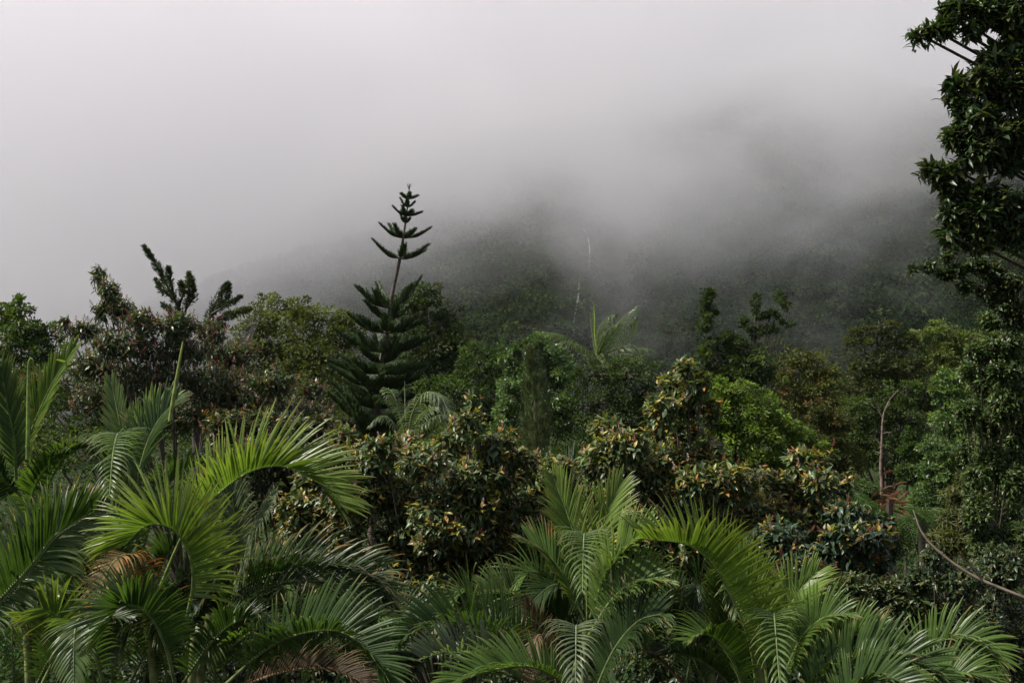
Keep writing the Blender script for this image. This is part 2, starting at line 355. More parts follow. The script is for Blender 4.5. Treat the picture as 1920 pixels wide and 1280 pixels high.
tree('dense_tree', 'tree', 'dark dense evergreen tree standing behind the upper tiers of the pine', 52,
     [(800, 556, 36, 30), (775, 590, 36, 44), (838, 605, 32, 38), (790, 650, 62, 60), (858, 660, 36, 40), (830, 700, 60, 50), (760, 720, 60, 60)], 10500, .19, [((.03, .05, .022), 3), ((.045, .065, .028), 2)], trunk_r=.22)
tree('broad_tree', 'tree', 'dark green broadleaf tree right of the pine and below the skyline', 47,
     [(895, 680, 42, 34), (935, 690, 26, 44), (850, 740, 60, 50), (920, 760, 50, 56), (870, 820, 80, 60), (960, 840, 60, 60)], 9500, .18, [((.032, .058, .02), 3), ((.05, .085, .025), 1)], trunk_r=.2)
tree('glossy_tree', 'tree', 'pale glossy-leaved tree with a knobbly crown behind the feathery conifer', 40,
     [(998, 642, 16, 26), (962, 668, 26, 26), (1030, 665, 34, 30), (1055, 700, 34, 38), (975, 715, 42, 36), (1010, 755, 60, 44), (1060, 780, 40, 50), (950, 790, 30, 40)], 9500, .16,
     [((.08, .14, .06), 3), ((.05, .085, .035), 2), ((.11, .165, .075), 1)], mat=M_GLOSS, trunk_r=.18)
tree('round_tree', 'tree', 'dark rounded tree in front of the foot of the grey-green palm', 36,
     [(1112, 702, 40, 30), (1172, 700, 50, 34), (1215, 730, 30, 44), (1110, 760, 60, 50), (1180, 775, 60, 55), (1130, 840, 80, 60), (1210, 850, 60, 60)], 11500, .13, [((.03, .052, .018), 4), ((.05, .075, .022), 1)], trunk_r=.2)
tree('lime_tree', 'tree', 'bright lime green tree catching the light behind the ochre-tipped bush', 22,
     [(1290, 760, 30, 24), (1520, 840, 24, 16), (1310, 730, 50, 26), (1370, 735, 46, 24), (1425, 765, 46, 26), (1350, 775, 70, 34), (1460, 800, 40, 24), (1500, 815, 22, 14), (1400, 815, 80, 36), (1480, 850, 46, 30), (1330, 830, 60, 40), (1420, 870, 70, 34)], 16000, .085,
     [((.11, .17, .036), 4), ((.07, .12, .03), 3), ((.055, .10, .025), 2)], trunk_r=.11, pale=.2)
tree('bronze_tree', 'tree', 'olive tree with bronze leaf tips right of the lime green tree', 50,
     [(1495, 668, 36, 20), (1460, 695, 30, 26), (1530, 690, 40, 30), (1480, 735, 50, 40), (1545, 740, 46, 44), (1510, 800, 60, 50), (1580, 820, 50, 50)], 9500, .17, [((.055, .07, .025), 3), ((.09, .10, .03), 2), ((.10, .075, .03), .6)], trunk_r=.2)
tree('umbrella_tree', 'tree', 'tall dark flat-topped tree in tiers against the far forest', 60,
     [(1645, 615, 46, 13), (1620, 640, 34, 18), (1685, 642, 50, 16), (1650, 680, 76, 26), (1700, 700, 46, 30), (1640, 725, 70, 34), (1720, 750, 50, 40), (1600, 740, 30, 30)], 11000, .2, [((.038, .052, .022), 3), ((.055, .065, .025), 1)], trunk_r=.26)
tree('crested_tree', 'tree', 'pale green tree crest between the dark tiered tree and the right edge', 66,
     [(1765, 612, 20, 14), (1725, 632, 30, 18), (1775, 635, 40, 18), (1815, 640, 40, 24), (1760, 665, 50, 26), (1830, 680, 50, 40), (1790, 700, 50, 40)], 9000, .2, [((.10, .135, .042), 3), ((.06, .085, .03), 2)], trunk_r=.26)
tree('valley_tree', 'tree', 'dark valley tree with slender trunks behind the bare pole', 44,
     [(1640, 765, 50, 24), (1700, 735, 36, 24), (1690, 775, 50, 30), (1640, 815, 60, 34), (1720, 830, 36, 44), (1600, 790, 28, 34), (1600, 850, 50, 40), (1690, 880, 50, 34)], 10000, .15, [((.036, .06, .02), 3), ((.05, .082, .024), 2)], trunk_r=.12)
tree('sparse_tree', 'tree', 'brownish green tree above the right end of the ochre bush', 40,
     [(1545, 775, 34, 24), (1570, 790, 36, 26), (1540, 830, 50, 34), (1580, 860, 44, 40), (1560, 900, 50, 30)], 7500, .13, [((.05, .06, .022), 3), ((.075, .06, .03), 1), ((.04, .06, .02), 2)], trunk_r=.12)
tree('small_conical_tree', 'tree', 'small slim conical tree right of the bare pole', 36,
     [(1703, 815, 9, 16), (1702, 845, 15, 24), (1702, 885, 20, 30)], 2600, .1, [((.045, .08, .025), 1)], trunk_r=.07)
tree('shaded_bush', 'bush', 'rounded dark bush at the foot of the bare pole', 30,
     [(1605, 918, 40, 20), (1570, 930, 30, 20), (1635, 925, 24, 24), (1610, 950, 60, 24)], 4500, .09, [((.045, .08, .03), 1)], trunk_r=.05)
tree('bright_tree', 'tree', 'light green clumped tree with the brightest crown near the right edge', 34,
     [(1780, 708, 24, 20), (1838, 700, 26, 20), (1770, 740, 22, 24), (1825, 745, 40, 34), (1790, 785, 40, 36), (1850, 800, 46, 44), (1800, 850, 50, 30)], 10500, .12, [((.08, .14, .045), 3), ((.11, .17, .055), 2), ((.05, .09, .03), 1)], mat=M_GLOSS, trunk_r=.16)
tree('mounded_bush', 'bush', 'mid green mounded bush right of the orange dead leaves', 26,
     [(1745, 838, 26, 16), (1790, 850, 40, 24), (1745, 880, 34, 24), (1800, 900, 50, 34), (1740, 935, 30, 26), (1725, 960, 20, 20), (1850, 870, 40, 34)], 8500, .095, [((.06, .11, .038), 3), ((.09, .145, .05), 1)], mat=M_GLOSS, trunk_r=.08)
# ragged tree with upright leafy spires
rt = tree('ragged_tree', 'tree', 'ragged dark tree with upright leafy spires against the mountain', 45,
     [(1325, 555, 12, 24), (1328, 585, 18, 26), (1318, 610, 12, 14), (1345, 650, 26, 28), (1322, 680, 16, 30), (1375, 640, 22, 16), (1395, 605, 9, 16), (1418, 572, 8, 20), (1425, 590, 18, 8), (1415, 625, 12, 20), (1400, 665, 34, 26),
      (1462, 556, 9, 14), (1474, 572, 7, 12), (1452, 590, 9, 12), (1440, 615, 16, 12), (1475, 605, 12, 7), (1380, 700, 40, 34), (1420, 700, 40, 30), (1350, 720, 40, 36)],
     8500, .17, [((.035, .058, .022), 3), ((.07, .10, .035), 1)], trunk_r=.14, bark=(.10, .08, .06), upb=.2)
# filler trees whose crowns close the gaps behind the front bushes
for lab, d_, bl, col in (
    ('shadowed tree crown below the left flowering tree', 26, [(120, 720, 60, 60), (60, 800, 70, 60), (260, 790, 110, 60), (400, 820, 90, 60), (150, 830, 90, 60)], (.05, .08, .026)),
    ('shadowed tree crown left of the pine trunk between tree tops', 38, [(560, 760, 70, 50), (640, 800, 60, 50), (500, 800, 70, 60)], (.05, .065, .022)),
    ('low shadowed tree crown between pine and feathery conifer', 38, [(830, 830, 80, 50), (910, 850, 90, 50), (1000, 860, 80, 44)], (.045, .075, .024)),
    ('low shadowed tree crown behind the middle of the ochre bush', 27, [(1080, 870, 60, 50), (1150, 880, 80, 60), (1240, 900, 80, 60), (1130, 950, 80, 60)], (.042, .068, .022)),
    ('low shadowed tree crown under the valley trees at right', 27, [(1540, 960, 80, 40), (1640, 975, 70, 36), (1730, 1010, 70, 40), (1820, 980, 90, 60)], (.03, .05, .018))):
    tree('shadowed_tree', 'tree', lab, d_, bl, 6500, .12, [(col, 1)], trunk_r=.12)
# ------------------------------------------------------------------ fronds (palms, tree ferns)
def rot_about(v, k, a):
    return v * math.cos(a) + np.cross(k, v) * math.sin(a) + k * np.sum(k * v, -1, keepdims=True) * (1 - math.cos(a))
PAL = {  # base colour, tip colour
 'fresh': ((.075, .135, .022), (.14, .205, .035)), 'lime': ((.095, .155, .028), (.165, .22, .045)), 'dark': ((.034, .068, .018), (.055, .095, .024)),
 'sky_sheen': ((.06, .105, .032), (.12, .17, .055)), 'deep': ((.024, .05, .015), (.04, .068, .018)), 'brown': ((.05, .035, .018), (.13, .075, .035)),  # first style: sky reflection on waxy leaflets painted in as a paler green
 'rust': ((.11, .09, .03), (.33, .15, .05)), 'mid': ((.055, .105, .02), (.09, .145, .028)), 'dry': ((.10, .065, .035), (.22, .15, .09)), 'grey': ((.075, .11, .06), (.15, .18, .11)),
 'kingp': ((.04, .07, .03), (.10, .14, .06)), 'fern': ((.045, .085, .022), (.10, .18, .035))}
LS = np.array([0, .12, .3, .52, .75, .92, 1.0]); LW = np.array([.35, .85, 1, .95, .7, .35, .03])
def leaflet_geo(g, att, d0, T, N, L, w, droop, c0, c1, tipc, tipf, fold=.35):
    "one leaflet: folded strip following a drooping curve"
    n = len(LS); s = LS * L; dirs = nz(d0[None] + np.array([0, 0, -1.]) * (droop * (LS[:, None] ** 1.6 * .7 + LS[:, None] ** 4 * .8)))
    p = att + np.concatenate([[np.zeros(3)], np.cumsum(dirs[:-1] * np.diff(s)[:, None], 0)])
    Wd = T[None] - np.sum(T * dirs, 1, keepdims=True) * dirs; Wd = nz(Wd + 1e-4 * N); nn = np.cross(Wd, dirs); nn *= np.sign(np.sum(nn * N, 1, keepdims=True) + 1e-9)
    h = (w * .5 * LW)[:, None]; ml = p - Wd * h - nn * h * fold; mr = p + Wd * h - nn * h * fold
    v = np.stack([ml, p, mr], 1).reshape(-1, 3); k = np.arange(n - 1)[:, None] * 3
    q = np.concatenate([k + [0, 1, 4, 3], k + [1, 2, 5, 4]])
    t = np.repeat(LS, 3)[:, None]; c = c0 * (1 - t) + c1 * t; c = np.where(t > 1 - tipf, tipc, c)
    g.add(v, None, q, c)
def frond(parent, pts, d0, d1, L, style, n=44, v=45, roll=0, a0=66, a1=24, droop=.7, w=.026, hint=None, single=True, start=.1, tipf=.06, name='frond', rr=.011, mat=None, dm=None, Lp=(.45, 1, .38), two=True):
    """pts: rachis in photo pixels from base to tip, depth d0..d1 (dm in the middle); v: how far the leaflets rise out of the frond plane;
    single: every leaflet its own object"""
    n = int(n * 1.3) if w < .04 else n
    m = len(pts); dd = np.interp(np.linspace(0, 1, m), [0, .5, 1], [d0, (d0 + d1) / 2 if dm is None else dm, d1])
    W_ = np.array([P(a, b, c) for (a, b), c in zip(pts, dd)]); M = 40; path = spline(W_, M)
    T = nz(np.gradient(path, axis=0))
    if hint is not None: N = np.tile(np.asarray(hint, float), (M, 1))
    else:
        K = np.gradient(T, axis=0); B = np.cross(T, K).sum(0); B = nz(B[None])[0]; N = np.cross(T, B)      # away from the curve's centre
    N = nz(N - np.sum(N * T, 1, keepdims=True) * T); N = rot_about(N, T, R(roll)); Sd = np.cross(T, N)
    c0, c1 = (np.array(x) for x in PAL[style]); mat = mat or (M_DRY if style in ('brown', 'rust', 'dry') else M_PALM)
    g = Geo(); rc = c0 * .7 + np.array([.12, .13, .03]) * .5 if style not in ('brown', 'dry') else np.array([.12, .08, .04])
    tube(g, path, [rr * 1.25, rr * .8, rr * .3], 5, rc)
    fr = g.build(name, M_STEM, parent, origin=path[0], smooth=True)
    gs = Geo(); vr = R(v)
    for i in range(n):
        t = start + (1 - start) * (i + .5) / n; f = t * (M - 1); a = int(min(f, M - 2)); u = f - a
        at, Tt, Nt, St = (x[a] * (1 - u) + x[a + 1] * u for x in (path, T, N, Sd)); tt = (t - start) / (1 - start)
        ln = L * np.interp(tt, [0, .12, .4, .75, 1], [Lp[0], .5 + Lp[0] * .5, 1, .8, Lp[2]])
        ang = R(a0 + (a1 - a0) * tt ** 1.2)
        for sgn in ((-1, 1) if two else (1,)):
            ja, jv, jl = ang + rng.normal(0, .035), vr + rng.normal(0, .06), ln * rng.uniform(.8, 1.1)
            side = St * sgn * math.cos(jv) + Nt * math.sin(jv); d = Tt * math.cos(ja) + side * math.sin(ja)
            if rng.random() < .035: continue
            if rng.random() < .06: d = d + rng.normal(0, .28, 3); jl *= rng.uniform(.5, 1)
            k = rng.uniform(.78, 1.22); tipc = np.array([.22, .19, .08]) if rng.random() < .5 else c1 * k
            if rng.random() < .05: tipc = np.array([.28, .15, .05])
            gg = Geo() if single else gs
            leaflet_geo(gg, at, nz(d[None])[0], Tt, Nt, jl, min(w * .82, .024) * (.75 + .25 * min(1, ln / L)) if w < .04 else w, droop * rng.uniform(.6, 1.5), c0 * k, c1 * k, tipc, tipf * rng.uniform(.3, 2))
            if single: gg.build('leaflet', mat, fr, origin=at)
    if not single: gs.build('leaflets', mat, fr, kind='stuff')
    return fr
def spear(parent, pts, d, r=.02, style='fresh', hook=False):
    g = Geo(); p = spline([P(a, b, d) for a, b in pts], 18); c = np.array(PAL[style][1])
    tube(g, p, [r * .8, r, r * .8, r * .35] if not hook else [r, r * .8, r * .5, r * .25], 6, c); return g.build('spear_leaf', M_STEM, parent, smooth=True)
def cane(parent, a, b, d, r=.035, col=(.14, .16, .05)):
    "ringed palm stem from pixel a (top) down to the ground below pixel b"
    A = P(*a, d); Bp = P(*b, d); gz_ = float(ground_z(Bp[0], d)) - .1; D = nz((Bp - A)[None])[0]; k = (gz_ - A[2]) / min(D[2], -.2); E = A + D * k; E[1] = d; E[2] = gz_
    g = Geo(); nseg = 26; pth = spline([A, (A + E) / 2 + [rng.normal(0, .04), 0, 0], E], nseg); rad = np.where(np.arange(nseg) % 3 == 0, r * 1.12, r)
    tube(g, pth, rad, 7, col); return g.build('cane', M_STEM, parent, smooth=True)

# ------------------------------------------------------------------ tall tiered pine
def tiered_pine():
    d = 35; tr = [(700, 880), (702, 840), (708, 760), (716, 693), (723, 640), (731, 577), (741, 525), (750, 484), (757, 440), (762, 404), (766, 372), (768, 348)]
    base = P(698, 880, d); gz_ = float(ground_z(base[0], d)) - .2; root = thing('tall_pine', (base[0], d, gz_), 'tall tiered pine with whorls of upswept dark branches and a bare gap below its top', 'pine tree')
    pw = [P(a, b, d) for a, b in tr]; g = Geo(); pth = spline([np.array([base[0] - .1, d, gz_])] + pw, 60)
    cc = np.interp(np.linspace(0, 1, 60), [0, .75, .9, 1], [0, 0, 1, 1])[:, None]; col = np.array([.075, .055, .042]) * (1 - cc) + np.array([.10, .11, .04]) * cc
    tube(g, pth, [.17, .14, .11, .075, .055, .03, .012], 8, np.repeat(col, 8, 0), .06); g.build('trunk', M_BARK, root, smooth=True)
    def at(py): xs = np.array(tr, float); return np.interp(py, xs[::-1, 1], xs[::-1, 0])
    # (trunk py, left reach, left rise, right reach, right rise, branches)
    wh = [(372, 18, 10, 24, 6, 5, .22), (388, 14, 14, 16, 12, 4, .2), (404, 26, 14, 34, 8, 6, .26), (418, 10, 14, 10, 10, 3, .25), (446, 56, 26, 54, 16, 6, .42), (484, 58, 36, 66, 20, 6, .5), (577, 72, 42, 76, 50, 7, .7), (598, 50, 30, 50, 30, 5, .66),
          (624, 82, 30, 80, 28, 8, .8), (660, 88, 34, 92, 24, 8, .82), (680, 54, 26, 50, 26, 5, .7), (700, 98, 26, 114, 14, 8, .85), (726, 86, 40, 90, 20, 7, .85), (746, 60, 30, 60, 24, 6, .75), (765, 98, 54, 84, 22, 8, .9), (792, 116, 50, 104, 8, 8, .9), (808, 70, 30, 70, 24, 6, .8), (826, 108, 48, 126, 42, 8, .9), (838, 70, 40, 70, 30, 6, .8), (850, 116, 60, 110, 40, 8, .9)]
    for wi, (py, lr, lz, rr_, rz, nb, bl) in enumerate(wh):
        c = P(at(py), py, d); ph0 = rng.uniform(0, .5)
        for b in range(nb):
            th = ph0 + b / nb * 2 * math.pi + rng.normal(0, .12); dx, dy = math.cos(th), math.sin(th)
            reach = (rr_ if dx > 0 else lr) / F * d * rng.uniform(.7, 1.08); rise = (rz if dx > 0 else lz) / F * d * rng.uniform(.55, 1.1)
            e = c + np.array([dx * reach, dy * reach, rise + reach * .04]); m_ = c + np.array([dx * reach * .5, dy * reach * .5, rise * .28 - .03 * reach])
            p = spline([c, m_, e], 24); T = nz(np.gradient(p, axis=0)); g = Geo(); bark = (.05, .042, .028)
            tube(g, p, [.028, .012], 4, bark); br = g.build('branch', M_BARK, root, origin=c, smooth=True)
            gf = Geo(); n_ = int(18 + reach * 24); side = nz(np.cross(T, [0, 0, 1.])); 
            v0, t0 = [], []
            for i in range(n_):
                t = .1 + .9 * (i + .5) / n_; f = t * 23; a = min(int(f), 22); u = f - a; q = p[a] * (1 - u) + p[a + 1] * u; Tt = T[a]; Ss = side[a]
                ln = bl * (.6 if py < 500 else .72) * np.interp(t, [0.1, .3, .6, 1], [.5, 1, .85, .3]) * rng.uniform(.85, 1.1)
                for sg in (-1, 1):
                    dr = nz((Tt * .75 + Ss * sg * .62 + np.array([0, 0, .55]) + rng.normal(0, .1, 3))[None])[0]
                    mid = q + dr * ln * .55; end = mid + nz((dr + np.array([0, 0, .28]) + Tt * .15)[None])[0] * ln * .45
                    c_ = np.array([.036, .064, .019]) * rng.uniform(.7, 1.35); tip = c_ * 1.7
                    tube(gf, [q, mid, end], [.011, .014, .003], 3, np.repeat([c_, c_, tip], 3, 0))
                    # needles
                    K = 8; s_ = rng.uniform(.1, 1, K)[:, None]; pos = np.where(s_ < .55, q + (mid - q) * s_ / .55, mid + (end - mid) * (s_ - .55) / .45)
                    ax = dr + rng.normal(0, .55, (K, 3)); v0.append((pos, ax, np.tile(c_, (K, 1))))
            pos = np.concatenate([x[0] for x in v0]); ax = np.concatenate([x[1] for x in v0]); cl = np.concatenate([x[2] for x in v0])
            nd = np.array([(-.13, 0, 0), (.13, 0, 0), (0, 1, 0)]); gf.scatter(nd, [(0, 1, 2)], None, pos, frames(ax, rng.normal(size=pos.shape)), np.full(len(pos), .075), cl * rng.uniform(.8, 1.3, (len(pos), 1)))
            gf.build('needle_spray', M_NEEDLE, br)
    g = Geo()
    for k in range(6):
        th = k; q = P(767, 356, d); tube(g, [q, q + np.array([math.cos(th) * .08, math.sin(th) * .08, .22])], [.012, .004], 3, (.06, .09, .03))
    tube(g, [P(768, 352, d), P(768, 345, d)], [.02, .006], 4, (.08, .11, .04)); g.build('leading_shoot', M_NEEDLE, root)
tiered_pine()

# feathery conifer column
def feathery():
    d = 28; b = P(1005, 850, d); gz_ = float(ground_z(b[0], d)) - .2
    root = thing('feathery_conifer', (b[0], d, gz_), 'slim feathery conifer with soft hazy foliage in front of the glossy tree', 'conifer tree')
    g = Geo(); tube(g, spline([(b[0], d, gz_), P(1005, 800, d), P(1000, 720, d), P(991, 655, d)], 20), [.09, .05, .01], 6, (.06, .045, .035)); g.build('trunk', M_BARK, root, smooth=True)
    gl = Geo(); n_ = 15000; t = rng.random(n_) ** .75; py = 655 + 205 * t; hw = np.interp(t, [0, .12, .35, .6, .85, 1], [1, 6, 17, 25, 26, 20]) 
    th = rng.uniform(0, 2 * math.pi, n_); rr = np.sqrt(rng.random(n_)) * rng.uniform(.75, 1.15, n_); cx = np.interp(py, [635, 720, 850], [989, 1001, 1006])
    pos = np.stack([(cx + hw * rr * np.cos(th) * (1 + .3 * np.sin(py * .55 + th * 2)) - 960) / F * d, d + hw * rr * np.sin(th) / F * d, CZ + (640 - py) / F * d], -1)
    M_ = 260; ti = rng.random(M_) ** .75; pc_ = 655 + 205 * ti; hc = np.interp(ti, [0, .12, .35, .6, .85, 1], [1, 6, 17, 25, 26, 20]); tc_ = rng.uniform(0, 6.28, M_); rc_ = np.sqrt(rng.random(M_))
    cc_ = np.stack([(np.interp(pc_, [655, 720, 850], [989, 1001, 1006]) + hc * rc_ * np.cos(tc_) - 960) / F * d, d + hc * rc_ * np.sin(tc_) / F * d, CZ + (640 - pc_) / F * d], -1)
    k_ = rng.integers(0, M_, n_); s_ = rng.random(n_) ** .7; out_ = np.stack([np.cos(tc_[k_]) * .35, np.sin(tc_[k_]) * .35, np.ones(n_)], -1)
    pos = cc_[k_] + out_ * (s_ * .42 * (.3 + .7 * ti[k_]))[:, None] + rng.normal(0, .045, (n_, 3)) * (1.1 - s_[:, None])
    ax = out_ + rng.normal(0, .3, (n_, 3))
    nd = np.array([(-.035, 0, 0), (.035, 0, 0), (.01, 1, .15)]); gl.scatter(nd, [(0, 1, 2)], None, pos, frames(ax, rng.normal(size=pos.shape)), rng.uniform(.08, .2, n_), jit((.085, .11, .045), n_, .2, .35)); gl.build('crown', M_NEEDLE, root)
feathery()
# conical sapling
def sapling():
    d = 24; b = P(1070, 905, d); root = thing('young_conifer', (b[0], d, float(ground_z(b[0], d))), 'small pale young conifer with upright shoots below the dark rounded tree', 'conifer tree')
    g = Geo(); tube(g, [(b[0], d, float(ground_z(b[0], d)) - .2), P(1070, 840, d)], [.05, .01], 5, (.07, .06, .04)); g.build('trunk', M_BARK, root)
    gl = Geo()
    for i in range(46):
        py = rng.uniform(838, 905); k = (py - 830) / 75; x = 1070 + rng.normal(0, 5 + 7 * k); a = P(x * .7 + 1070 * .3, py + 14, d + rng.normal(0, .12)); e = P(x, py - 14, d + rng.normal(0, .15)); tube(gl, [a, e], [.014, .02, .006], 4, (.06, .095, .045))
    gl.build('crown', M_NEEDLE, root)
sapling()

# grey-green palm on the skyline
def palm_root(name, label, x, py, d, group=None, cat='palm'):
    b = P(x, py, d); return thing(name, (b[0], d, float(ground_z(b[0], d)) - .1), label, cat, group)
def trunk_to(root, a, d, r, col=(.10, .085, .065)):
    g = Geo(); o_ = org(root); tube(g, spline([o_, (o_ + P(*a, d)) / 2 + [.05, 0, 0], P(*a, d)], 14), [r * 1.2, r, r * .9], 8, col, .05); g.build('trunk', M_STEM, root, smooth=True)
kp = palm_root('tall_palm', 'tall palm with arching grey-green fronds on the skyline before the waterfall ravine', 1120, 665, 41)
trunk_to(kp, (1120, 672), 41, .12)
kw = dict(n=30, w=.04, rr=.03, single=False, start=.06, a0=75, a1=40, v=-15)
up = (0, 0, 1)
for pts, dz, L, dr, st in (([(1120, 668), (1122, 625), (1133, 600), (1152, 589)], -1.5, .75, 4, 'kingp'), ([(1120, 668), (1145, 625), (1172, 592), (1193, 574)], .5, .8, 2.6, 'kingp'), ([(1120, 668), (1150, 640), (1185, 618), (1196, 600)], 1.2, .7, 3, 'kingp'),
                        ([(1120, 668), (1160, 652), (1195, 650), (1222, 655)], 0, .6, 2.2, 'kingp'), ([(1120, 668), (1160, 664), (1195, 668), (1216, 684)], -.8, .6, 2.4, 'kingp'), ([(1118, 668), (1090, 648), (1055, 628), (1022, 622)], -.5, .7, 2.2, 'sky_sheen'),
                        ([(1118, 668), (1080, 646), (1058, 640), (1030, 652)], .6, .6, 2.4, 'kingp'), ([(1118, 668), (1113, 640), (1109, 610), (1108, 588)], .3, .45, 1.2, 'kingp'), ([(1120, 668), (1128, 664), (1136, 676), (1140, 692)], -1, .4, 2.2, 'sky_sheen'),
                        ([(1120, 668), (1132, 640), (1142, 618), (1160, 606)], -2, .7, 4, 'sky_sheen')):
    frond(kp, pts, 41, 41 + dz, L, st, droop=dr, hint=up if pts[-1][1] > 600 else None, **kw)
spear(kp, [(1120, 668), (1117, 610), (1113, 562)], 41, .05); spear(kp, [(1121, 668), (1116, 630), (1115, 600)], 40.8, .05)
kp2 = palm_root('drooping_palm', 'small palm with pale drooping fronds just right of the tall pine', 765, 850, 31)
trunk_to(kp2, (765, 838), 31, .09); kw = dict(n=40, w=.045, rr=.028, single=False, start=.06, a0=80, a1=40, v=0, hint=up)
for pts, dz, L, dr, st in (([(765, 835), (772, 780), (795, 738), (825, 742), (838, 765)], -1.2, .85, 3.0, 'grey'), ([(765, 835), (790, 800), (825, 778), (858, 790)], -.5, .7, 2.6, 'grey'), ([(765, 835), (775, 800), (805, 765), (845, 770), (862, 790)], .8, .75, 2.6, 'sky_sheen'),
                        ([(765, 835), (735, 790), (715, 780), (695, 795)], 0, .6, 2.4, 'kingp'), ([(765, 835), (790, 825), (820, 828), (845, 850)], -1, .6, 2.4, 'mid'), ([(765, 835), (745, 760), (735, 735), (728, 730)], .4, .5, 1.6, 'sky_sheen')):
    frond(kp2, pts, 31, 31 + dz, L, st, droop=dr, **kw)
spear(kp2, [(765, 835), (760, 770), (759, 714)], 31, .022, 'grey')

# tree ferns below the right end of the ochre bush
def tree_fern(px, py, d, size, label, nf=11):
    root = palm_root('tree_fern', label, px, py, d, 'tree ferns in the gully', 'tree fern'); trunk_to(root, (px, py), d, .08, (.04, .03, .022)); c = P(px, py, d)
    for k in range(nf):
        th = k / nf * 2 * math.pi + rng.normal(0, .15); r = size * rng.uniform(.85, 1.1); h = .3 * r
        def q(s, z): p_ = c + np.array([math.cos(th) * r * s, math.sin(th) * r * s, z]); return p_
        w3 = [q(0, 0), q(.35, h), q(.75, h * .4), q(1.0, -h * 1.1)]
        pts = [((p_[0]) / p_[1] * F + 960, 640 - (p_[2] - CZ) / p_[1] * F) for p_ in w3]
        path = w3; m_ = spline(path, 30); T = nz(np.gradient(m_, axis=0)); g = Geo(); tube(g, m_, [.014, .004], 4, (.06, .07, .025)); fr = g.build('frond', M_STEM, root, origin=c, smooth=True)
        gs = Geo()
        for i in range(26):
            t = .12 + .88 * (i + .5) / 26; a = min(int(t * 29), 28); Tt = T[a]; Sx = nz(np.cross(Tt, [0, 0, 1.])[None])[0]; ln = .34 * r * np.interp(t, [.1, .35, .7, 1], [.5, 1, .7, .12])
            for sg in (-1, 1):
                dr = nz((Sx * sg + Tt * .45 + np.array([0, 0, -.12]))[None])[0]; K = 9; s_ = (np.arange(K) + .5) / K
                pos = np.repeat(m_[a][None] + dr * ln * s_[:, None] + np.array([0, 0, -.1]) * (s_[:, None] ** 2) * ln, 2, 0); cr_ = nz(np.cross(dr, [0, 0, 1.])[None])[0]
                ax = np.where(np.arange(2 * K)[:, None] % 2 == 0, cr_ + dr * .5, -cr_ + dr * .5); sz = ln * .22 * (1 - np.repeat(s_, 2) * .7)
                gs.scatter(DV * [.7, 1, 1], DT, None, pos, frames(ax, np.tile([0, 0, 1.], (2 * K, 1))), sz, jit(PAL['fern'][0], 2 * K, .2, .4) * (.5 + rng.random()))
        gs.build('pinnae', M_LEAF, fr, kind='stuff')
tree_fern(1560, 950, 19, .95, 'bright green tree fern directly behind the right end of the ochre bush')
tree_fern(1648, 985, 18, 1.15, 'spreading tree fern between the ochre bush and the curved bare branch')
tree_fern(1728, 975, 20, .85, 'small tree fern touching the curved bare branch')
# ------------------------------------------------------------------ broad-leaved flowering bushes
FLW = []
for k, (ca, cb) in enumerate((((.75, .50, .42), (.85, .74, .62)), ((.42, .16, .14), (.60, .30, .24)), ((.24, .075, .06), (.34, .11, .10)))):
    g = Geo(); n_ = 60; t = rng.random(n_); r = (1 - t) * .36 + .05; th = rng.uniform(0, 6.28, n_)
    pos = np.stack([np.cos(th) * r * rng.random(n_), np.sin(th) * r * rng.random(n_), t], -1)
    fv = np.array([(1, 0, 0), (-1, 0, 0), (0, 1, 0), (0, -1, 0), (0, 0, 1), (0, 0, -1)]) * .5; ft = [(0, 2, 4), (2, 1, 4), (1, 3, 4), (3, 0, 4), (2, 0, 5), (1, 2, 5), (3, 1, 5), (0, 3, 5)]
    g.scatter(fv, ft, None, pos, frames(rng.normal(size=(n_, 3)), rng.normal(size=(n_, 3))), rng.uniform(.05, .11, n_), np.where(rng.random((n_, 1)) < .5, [ca], [cb]))
    tube(g, [(0, 0, -.2), (0, 0, .9)], [.02, .01], 3, (.10, .06, .03)); FLW.append(g.mesh('flower_cluster', M_FLOWER))
VAR = {}
def leaf_mesh(key, col, col2, tv, tq, tt, mat):
    if key not in VAR:
        g = Geo(); c = np.array(col)[None] * (1 - tt[:, None]) + np.array(col2)[None] * tt[:, None]; g.add(tv, None, tq, c); VAR[key] = g.mesh('leaf', mat, smooth=True)
    return VAR[key]
def euler_of(Rm):
    from mathutils import Matrix
    return Matrix(Rm.tolist()).to_euler()
